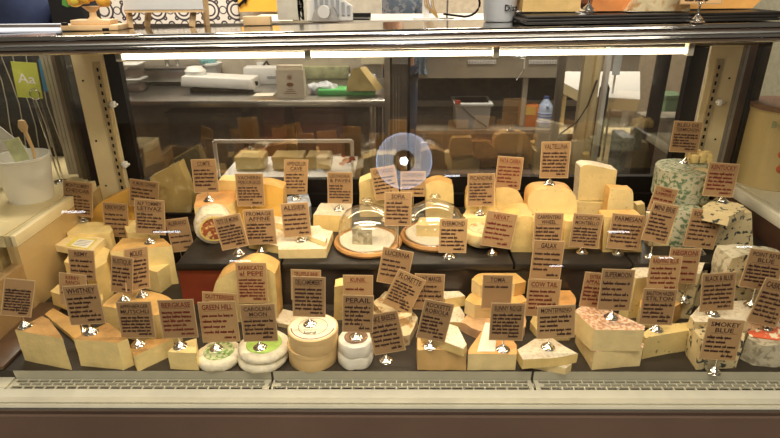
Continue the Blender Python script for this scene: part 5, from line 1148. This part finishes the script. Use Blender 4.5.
# second worker at far left, in navy jacket, back to the case
JL = [(( -.02, 0, .95), (.17, .12)), ((0, .0, 1.2), (.17, .12)), ((0, -.0, 1.42), (.20, .12)), ((0, 0, 1.54), (.06, .06)), ((0, 0, 1.62), (.055, .06)),
     ((-.22, 0, 1.44), .065), ((-.27, -.03, 1.15), .05), ((-.2, .22, 1.05), .036), ((-.15, .30, 1.05), .03),
     ((.22, 0, 1.44), .065), ((.27, -.03, 1.15), .05), ((.2, .22, 1.05), .036), ((.15, .30, 1.05), .03),
     ((-.10, 0, .85), .09), ((-.11, 0, .48), .062), ((-.11, .0, .10), .042), ((-.11, .10, .04), .036),
     ((.10, 0, .85), .09), ((.11, 0, .48), .062), ((.11, .0, .10), .042), ((.11, .10, .04), .036),
     ((0, .01, 1.70), (.085, .098)), ((0, .01, 1.80), (.07, .08))]
pw = PY(12, 15, 2.32); NAVY = M('navy_jacket_cloth', (.018, .030, .085), .8, var=.3, scale=8, bump=.4, bscale=12)
per2 = skin_body('person', JL, Ed, SKIN, loc=(pw.x, 2.32, 0)); tag(per2, 'person in navy blue jacket standing beyond the left end of the hood', 'person')
sh = [(p_, tuple(x + .028 for x in (r_ if isinstance(r_, tuple) else (r_, r_)))) for p_, r_ in (JL[0], JL[1], JL[2])] + [((0, 0, 1.5), (.085, .085))] + [(JL[i][0], (JL[i][1] + .022,) * 2) for i in (5, 6, 7)] + [(JL[i][0], (JL[i][1] + .022,) * 2) for i in (9, 10, 11)]
skin_body('jacket', sh, [(0, 1), (1, 2), (2, 3), (2, 4), (4, 5), (5, 6), (2, 7), (7, 8), (8, 9)], NAVY, per2)
tr = [(JL[0][0], (.18, .135))] + [(JL[i][0], (JL[i][1] + .022,) * 2) for i in (13, 14, 15)] + [(JL[i][0], (JL[i][1] + .022,) * 2) for i in (17, 18, 19)]
skin_body('trousers', tr, [(0, 1), (1, 2), (2, 3), (0, 4), (4, 5), (5, 6)], M('trousers_black', (.015, .014, .016), .8), per2)
bm = bmesh.new(); bmesh.ops.create_icosphere(bm, subdivisions=3, radius=.108, matrix=Matrix.Translation((0, -.01, 1.79)) @ Matrix.Diagonal((.92, 1.05, .98, 1))); obj('hair', bm, M('hair_dark'), per2)
a, b = PY(50, 26, 1.95), PY(75, -30, 1.95); bm = BX(0, b.x - a.x, 0, .12, a.z - .35, 1.75, bev=.02)
for v_ in bm.verts: v_.co += noise.noise_vector(v_.co * 9) * .012
tag(obj('black_bag', bm, M('black_cloth', (.012, .011, .013), .9), loc=(a.x, 1.95, 0)), 'black upright bag between the navy jacket and the wooden stand', 'bag')
# far counter with labelled drawers, low shelf with bin, box and jug
Yf = 4.6
zb_, zt_ = PY(470, 78, Yf).z, PY(470, 45, Yf).z; x0, x1 = PY(412, 60, Yf).x, PY(640, 60, Yf).x
fc_ = empty('back_counter', ((x0 + x1) / 2, Yf, 0), 'long grey beige back counter with open underside beyond the rear glass', 'counter'); cf = Vector(((x0 + x1) / 2, Yf, 0))
GB = M('counter_grey_beige', (.36, .32, .25), .4, var=.12, scale=4)
obj('counter_front', rel(BX(x0, x1, Yf, Yf + .04, zb_, zt_), cf), GB, fc_); obj('counter_top', rel(BX(x0 - .02, x1, Yf - .03, Yf + .7, zt_, zt_ + .03), cf), STEEL, fc_)
zs_ = PY(470, 128, Yf).z; zs_ = max(zs_, .06)
ze = PY(470, 103, Yf + .55).z
obj('low_shelf', rel(BX(x0, x1 + .3, Yf - .08, Yf + .60, zs_ - .03, zs_), cf), M('shelf_brown_grey', (.22, .18, .13), .5, var=.2), fc_)
obj('back_panel', rel(BX(x0, x1, Yf + .60, Yf + .64, zs_, zb_ + .02), cf), M('back_panel_dark', (.06, .05, .04), .6, var=.3), fc_)
obj('rail', rel(BX(x0, x1, Yf + .50, Yf + .53, ze - .02, ze + .03), cf), GB, fc_)
for x in (x0, (x0 + x1) / 2, x1 - .05): obj('leg', rel(BX(x, x + .04, Yf + .02, Yf + .06, 0, zb_), cf), GB, fc_)
for (u0, u1) in ((468, 496), (529, 557)):
    a, b = PY(u0, 64, Yf - .004), PY(u1, 60, Yf - .004); o = obj('label_strip', rel(BX(a.x, b.x, Yf - .006, Yf - .001, a.z, b.z), cf), PLW, fc_, smooth=0)
    bm = bmesh.new(); 
    for k in range(10): xx = a.x + (b.x - a.x) * (k + .5) / 10; box(bm, xx - .004, xx + .006, Yf - .008, Yf - .006, a.z + .006, b.z - .006)
    obj('print', rel(bm, cf), M('print_grey'), o, smooth=0)
bm = bmesh.new(); a = PY(524, 58, Yf); tube(bm, [(a.x - .03, Yf - .02, a.z), (a.x, Yf - .03, a.z), (a.x, Yf - .03, a.z - .08), (a.x - .05, Yf - .02, a.z - .17)], .005, 6); tag(obj('white_hose', bm, PLW), 'thin white hose hanging on the back counter front', 'hose')
# cloth hanging
a = PY(413, 57, 4.4); b = PY(430, 78, 4.4); bm = bmesh.new(); nx, nz = 10, 12; g = [[bm.verts.new((i / nx * (b.x - a.x) * (1 - .2 * math.sin(k / nz * 3)), .02 * math.sin(i * 1.6 + k * .4), -k / nz * (a.z - b.z))) for i in range(nx + 1)] for k in range(nz + 1)]
for k in range(nz):
    for i in range(nx): bm.faces.new((g[k][i], g[k + 1][i], g[k + 1][i + 1], g[k][i + 1]))
bmesh.ops.solidify(bm, geom=list(bm.faces), thickness=.006)
tag(obj('blue_cloth', bm, M('light_blue_cloth', (.34, .44, .56), .8, var=.1, bump=.4), loc=(a.x, Yf - .025, a.z)), 'light blue cloth hanging at the left end of the back counter', 'cloth')
def on_shelf(u): p = PY(u, 126, Yf + .06); return p
a, b = PY(453, 127, Yf), PY(492, 102, Yf); w_ = b.x - a.x; h_ = b.z - zs_
o = empty('grey_bin', ((a.x + b.x) / 2, Yf + .08, zs_), 'pale grey plastic bin on the low shelf of the back counter', 'bin')
bm = BX(-w_ / 2 * .86, w_ / 2 * .86, -.12, .14, 0, h_, bev=.015)
for v_ in bm.verts: v_.co.x *= 1 + .10 * v_.co.z / h_
GP = M('grey_bin_plastic', (.54, .55, .54), .45, var=.06)
obj('body', bm, GP, o); obj('rim', BX(-w_ / 2 * 1.02, w_ / 2 * 1.02, -.15, .17, h_ - .025, h_, bev=.006), GP, o)
bm = bmesh.new(); tube(bm, [(-w_ * .3, -.16, h_ * .9), (0, -.17, h_ * .5), (w_ * .36, -.16, h_ * .14)], .007, 6); obj('handle_wire', bm, M('wire_dark', (.10, .09, .08), .5), o); obj('red_clip', BX(-w_ * .5, -w_ * .36, -.165, -.15, h_, h_ + .03), M('clip_red', (.5, .08, .04), .5), o)
a, b = PY(523, 126, Yf), PY(538, 106, Yf); o = tag(obj('orange_box', BX(-.02, (b.x - a.x) * 1.2, -.02, .10, 0, b.z - zs_, bev=.003), M('orange_carton', (.72, .22, .04), .5, var=.1), loc=(a.x, Yf + .05, zs_)), 'orange carton between the grey bin and the bleach jug', 'box'); w_ = b.x - a.x
obj('yellow_band', BX(w_ * .08, w_ * .92, -.0225, -.0195, .10, .17), M('band_yellow', (.80, .50, .10), .5), o)
a, b = PY(539, 127, Yf), PY(554, 97, Yf); hj = b.z - zs_; rj = (b.x - a.x) / 2 * 1.3
o = empty('bleach_jug', ((a.x + b.x) / 2, Yf + .04, zs_), 'light blue plastic jug with dark blue cap and labelled band', 'jug')
JB = M('jug_light_blue', (.42, .52, .72), .4, var=.04, bump=0)
bm = bmesh.new(); lathe(bm, [(0, 0), (rj * .9, 0), (rj, .01), (rj, hj * .60), (rj * .85, hj * .72), (rj * .35, hj * .90), (rj * .30, hj * .94), (0, hj * .94)], 24); obj('body', bm, JB, o)
bm = bmesh.new(); lathe(bm, [(0, 0), (rj * .36, 0), (rj * .36, hj * .07), (0, hj * .08)], 16, (0, 0, hj * .93)); obj('cap', bm, M('cap_blue', (.05, .10, .30), .4), o)
bm = bmesh.new(); lathe(bm, [(rj + .001, hj * .12), (rj + .003, hj * .13), (rj + .003, hj * .48), (rj + .001, hj * .49)], 24); lb_ = obj('label_band', bm, M('jug_label', (.55, .62, .80), .5, bump=0), o)
bm = bmesh.new(); 
for zz_ in (.14, .24, .34, .44): lathe(bm, [(rj + .003, hj * zz_), (rj + .005, hj * zz_ + .002), (rj + .003, hj * zz_ + .008)], 24)
obj('label_lines', bm, M('cap_blue'), lb_)
bm = bmesh.new(); tube(bm, [(0, -rj * .75, hj * .62), (0, -rj * .95, hj * .72), (0, -rj * .5, hj * .86)], .012, 8); obj('handle', bm, JB, o)
# white topped side table with cream posts
Yp = 3.2
w0 = PY(556, 77, Yp); z_t = w0.z
st = empty('white_table', (w0.x + .35, Yp + .5, 0), 'white topped work table with cream edge at the right beyond the rear glass', 'table'); cs = Vector((w0.x + .35, Yp + .5, 0))
pts = [PZ(u, v, z_t) for u, v in ((557, 80), (562, 72), (640, 72), (640, 100), (590, 97))]
bm = bmesh.new(); prism(bm, [(q.x, q.y) for q in pts], z_t - .05, z_t); o = obj('tabletop', rel(bm, cs), CREAM, st, smooth=0)
bm = bmesh.new(); prism(bm, [(q.x, q.y) for q in pts], z_t, z_t + .003); obj('white_surface', rel(bm, cs), PLW, o, smooth=0)
for q in (pts[0], pts[1], pts[4]): bm = BX(q.x + .01, q.x + .045, q.y + .0, q.y + .035, 0, z_t - .05); obj('leg', rel(bm, cs), CREAM, st, smooth=0)
bm = bmesh.new(); prism(bm, [(q.x, q.y) for q in pts], z_t - .36, z_t - .33); obj('shelf', rel(bm, cs), CREAM, st, smooth=0)
q = (pts[0] + pts[1] + pts[4]) / 3; tag(obj('black_case', BX(-.06, .06, -.03, .05, 0, .03, bev=.004), BLKF, loc=(q.x + .02, q.y + .02, z_t - .330)), 'small black case on the lower shelf of the white topped table', 'case')
# door posts of the far doorway
for (u0, u1, Yy, m, lab) in ((580, 589, 2.5, CREAM, 'left of the pair'), (591, 597, 2.52, CREAM, 'right of the pair'), (602, 606, 2.45, PLW, 'thin one beside the dark fire extinguisher')):
    a, b = PY(u0, 100, Yy), PY(u1, 100, Yy); tag(obj('upright_post', BX(a.x, b.x, Yy, Yy + .04, 0, 1.55, bev=.002), m), 'cream upright post beyond the rear glass, ' + lab, 'post')
a = PY(608, 100, 2.5)
fe = empty('dark_cylinder', (a.x, 2.56, 0), 'tall dark cylinder hanging beside the thin white post', 'cylinder')
bm = bmesh.new(); z0_, z1_ = PY(608, 160, 2.5).z, PY(608, 86, 2.5).z; lathe(bm, [(0, z0_), (.022, z0_), (.022, z1_ - .02), (.012, z1_), (0, z1_)], 20); obj('body', bm, BLKF, fe)
obj('hanger', BX(-.006, .006, .02, .03, 0, z1_), STEEL, fe)
a, b = PY(612, 75, 2.7), PY(623, 53, 2.7); o = tag(obj('notice_sheet', BX(a.x, b.x, 2.7, 2.704, a.z, b.z), M('notice_blue_white', (.62, .66, .70), .5)), 'pale blue notice sheet hanging right of the posts', 'notice'); obj('support_rod', BX((a.x + b.x) / 2 - .004, (a.x + b.x) / 2 + .004, 2.705, 2.713, 0, b.z), STEEL, o)
bm = bmesh.new(); a = PY(597, 80, 2.51); tube(bm, [a, PY(588, 105, 2.497), PY(577, 122, 2.49), PY(560, 134, 2.49)], .004, 6); tag(obj('black_hose', bm, BLKF), 'thin black cable hanging in a curve across the cream posts', 'cable')
# shelving, dark poles and boxes at the right background
for (u0, u1, v0, v1, Yy, m, nm, lab, cat) in (
    (613, 636, 138, 205, 2.30, M('grey_sack', (.26, .27, .28), .6, var=.3, scale=14, bump=.5), 'grey_box', 'tall mottled grey package behind the holey cheese block', 'package'),
    (636, 650, 136, 205, 2.32, M('charcoal_box', (.05, .048, .045), .5), 'charcoal_box', 'charcoal box right of the mottled grey package', 'box'),
    (650, 662, 48, 175, 2.9, BLKF, 'dark_post', 'wide dark upright post at the right background', 'post'),
    (664, 684, 96, 112, 3.5, M('dull_green_tub', (.14, .22, .12), .5), 'green_tub', 'dull green tub beyond the dark post', 'tub'),
    (640, 690, 118, 160, 3.2, M('mixed_beige', (.30, .27, .21), .6, var=.4, scale=12), 'beige_bin', 'beige bin in the right background', 'bin')):
    a, b = PY(u0, v1, Yy), PY(u1, v0, Yy); zlo = 0
    bm = BX(0, b.x - a.x, 0, .14 if nm != 'dark_post' else .05, zlo, b.z, bev=.006)
    if nm == 'grey_box':
        bmesh.ops.subdivide_edges(bm, edges=list(bm.edges), cuts=3, use_grid_fill=True)
        for v_ in bm.verts: v_.co += noise.noise_vector(v_.co * 14) * .006
    o = tag(obj(nm, bm, m, loc=(a.x, Yy, 0)), lab, cat)
    if nm in ('green_tub', 'beige_bin', 'brown_box', 'charcoal_box'): obj('rim', BX(-.006, b.x - a.x + .006, -.006, .146, b.z - .02, b.z + .004, bev=.002), m, o)
# crate of wrapped cheeses seen through the rear glass: white wire rack
Yr = 2.05
a, b = PY(219, 178, Yr), PY(352, 141, Yr)
rk = empty('display_box', ((a.x + b.x) / 2, Yr, 0), 'white framed glass box with red bird sticker behind the rear doors', 'display box'); cr = Vector(((a.x + b.x) / 2, Yr, 0))
bm = bmesh.new(); f_ = .006
for z in (a.z, b.z): box(bm, a.x, b.x, Yr - f_, Yr + f_, z - f_, z + f_)
for x in (a.x, b.x): box(bm, x - f_, x + f_, Yr - f_, Yr + f_, a.z, b.z)
obj('frame', rel(bm, cr), PLW, rk, smooth=0)
obj('tray', rel(BX(a.x, b.x, Yr, Yr + .3, a.z - .012, a.z - .007), cr), PLW, rk, smooth=0); obj('base', rel(BX(a.x + .02, b.x - .02, Yr + .02, Yr + .28, 0, a.z - .012), cr), M('base_cabinet_grey', (.20, .18, .15), .5, var=.2), rk)
za = a.z - .006
for (u0, u1, lab, m) in ((235, 262, 'left', PALE), (272, 302, 'middle', CRM), (306, 330, 'right', PALE)):
    p0, p1 = PY(u0, 170, Yr + .1), PY(u1, 150, Yr + .1)
    bm = BX(0, p1.x - p0.x, 0, .10, 0, .055, bev=.008)
    bmesh.ops.subdivide_edges(bm, edges=[e for e in bm.edges if e.calc_length() > .03], cuts=2, use_grid_fill=True)
    for v_ in bm.verts: v_.co += noise.noise_vector(v_.co * 40) * .004
    tag(obj('wrapped_cheese', bm, PLAS2, loc=(p0.x, Yr + .1, za + .004)), 'film wrapped cheese in the white framed box behind the rear doors, %s of three' % lab, 'cheese')
a = PY(347, 160, Yr); bm = bmesh.new()
for (dx, dz, r_) in ((0, 0, .018), (.02, .010, .012), (.028, .004, .006), (-.018, -.012, .012), (-.012, .018, .008)): lathe(bm, [(0, 0), (r_, 0), (r_, .001), (0, .001)], 14, (dx, 0, dz), rot=Matrix.Rotation(PI / 2, 3, 'X'), sy=.6)
s_ = obj('bird_sticker', bm, M('sticker_red', (.60, .08, .03), .5, bump=0), rk, (a.x - cr.x, -.009, a.z))
# pendant lamp of the shop, mirrored in the front glass
def mirror_at(u, v, dist):
    r = ray(u, v).normalized(); n = Vector((0, -(gb - ga).z, (gb - ga).y)).normalized(); o_ = Vector((0, 0, CZ))
    t = (Vector((0, ga.y, ga.z)) - o_).dot(n) / r.dot(n); h_ = o_ + r * t; d = r - 2 * r.dot(n) * n; return h_ + d * dist
q = mirror_at(404, 161, 4.2)
pl_ = empty('pendant_lamp', q, 'white domed pendant lamp hanging in the shop, mirrored in the front glass', 'lamp')
bm = bmesh.new(); lathe(bm, [(.27, .0), (.26, .05), (.20, .12), (.09, .165), (.06, .17), (.06, .162), (.085, .157), (.19, .112), (.25, .045), (.262, .0)], 40, cap=False); obj('lamp_shade', bm, M('lamp_shade_glow', (.72, .80, .92), .5, bump=0, var=0, emit=3.2), pl_)
bm = bmesh.new(); lathe(bm, [(.045, -.004), (.105, -.004), (.10, .03), (.06, .16), (.03, .16)], 30, cap=False); obj('socket_ring', bm, BLKF, pl_)
bm = bmesh.new(); bmesh.ops.create_icosphere(bm, subdivisions=3, radius=.040, matrix=Matrix.Translation((0, 0, -.01))); obj('bulb', bm, M('bulb_glow', (1, .97, .92), .5, bump=0, var=0, emit=60), pl_)
bm = bmesh.new(); tube(bm, [(0, 0, .165), (0, 0, .45)], .008, 8); obj('arm', bm, BLKF, pl_)
aim = (mirror_at(404, 161, 0) - q).normalized(); pl_.rotation_mode = 'QUATERNION'; pl_.rotation_quaternion = (-aim).to_track_quat('Z', 'Y')
for i, (u, v, dx, dz) in enumerate(((74, 212, .16, .012), (167, 232, .2, .012), (618, 232, .16, .012), (556, 266, .10, .01), (666, 258, .10, .01), (744, 247, .10, .010), (240, 261, .16, .010), (452, 176, .12, .012))):
    q = mirror_at(u, v, 3.2)
    if q.z > 2.85: q = mirror_at(u, v, 3.2 * 1.3 / max(q.z - 1.1, .5))
    lm = empty('wall_spotlight' if q.z < 1.6 else 'track_light', q, 'small shop light mirrored in the front glass, %s' % ('over the MONTGOMERY stack', 'by the ALBRANO card', 'on the PARMESAN card', 'on the GALAX card', 'on the RASPING BLUE card', 'at the right end of the step', 'below the FROMAGE card', 'right of the mirrored pendant')[i], 'light')
    obj('lens', BX(-dx / 2, dx / 2, 0, .02, -dz * .6, dz * .6, bev=.003), M('spot_glow', (.85, .92, 1), .5, bump=0, var=0, emit=12), lm); obj('housing', BX(-dx / 2 - .01, dx / 2 + .01, -.06, -.001, -dz - .01, dz + .01, bev=.003), BLKF, lm)
# screen added to darken the view past the left counter; strands copy reflected streaks
sx0, sx1 = -2.15, PY(66, 90, 2.13).x
scn = empty('darkening_screen', ((sx0 + sx1) / 2, 2.14, 0), 'dark screen added to darken the view beyond the left end glass, with pale streaks', 'screen'); ck = Vector(((sx0 + sx1) / 2, 2.14, 0))
obj('panel', rel(BX(sx0, sx1, 2.13, 2.15, 0, 1.37, bev=.003), ck), M('screen_dark', (.018, .017, .016), .5, bump=0), scn)
for k in range(16):
    x = sx1 - .03 - k * .042; bm = bmesh.new(); tube(bm, [(x + .010 * math.sin(k + j * 1.3), 2.124, 1.34 - j * .085) for j in range(6)], .0022, 5)
    obj('streak', rel(bm, ck), M('streak_grey', (.40, .37, .30), .4, bump=0), scn)
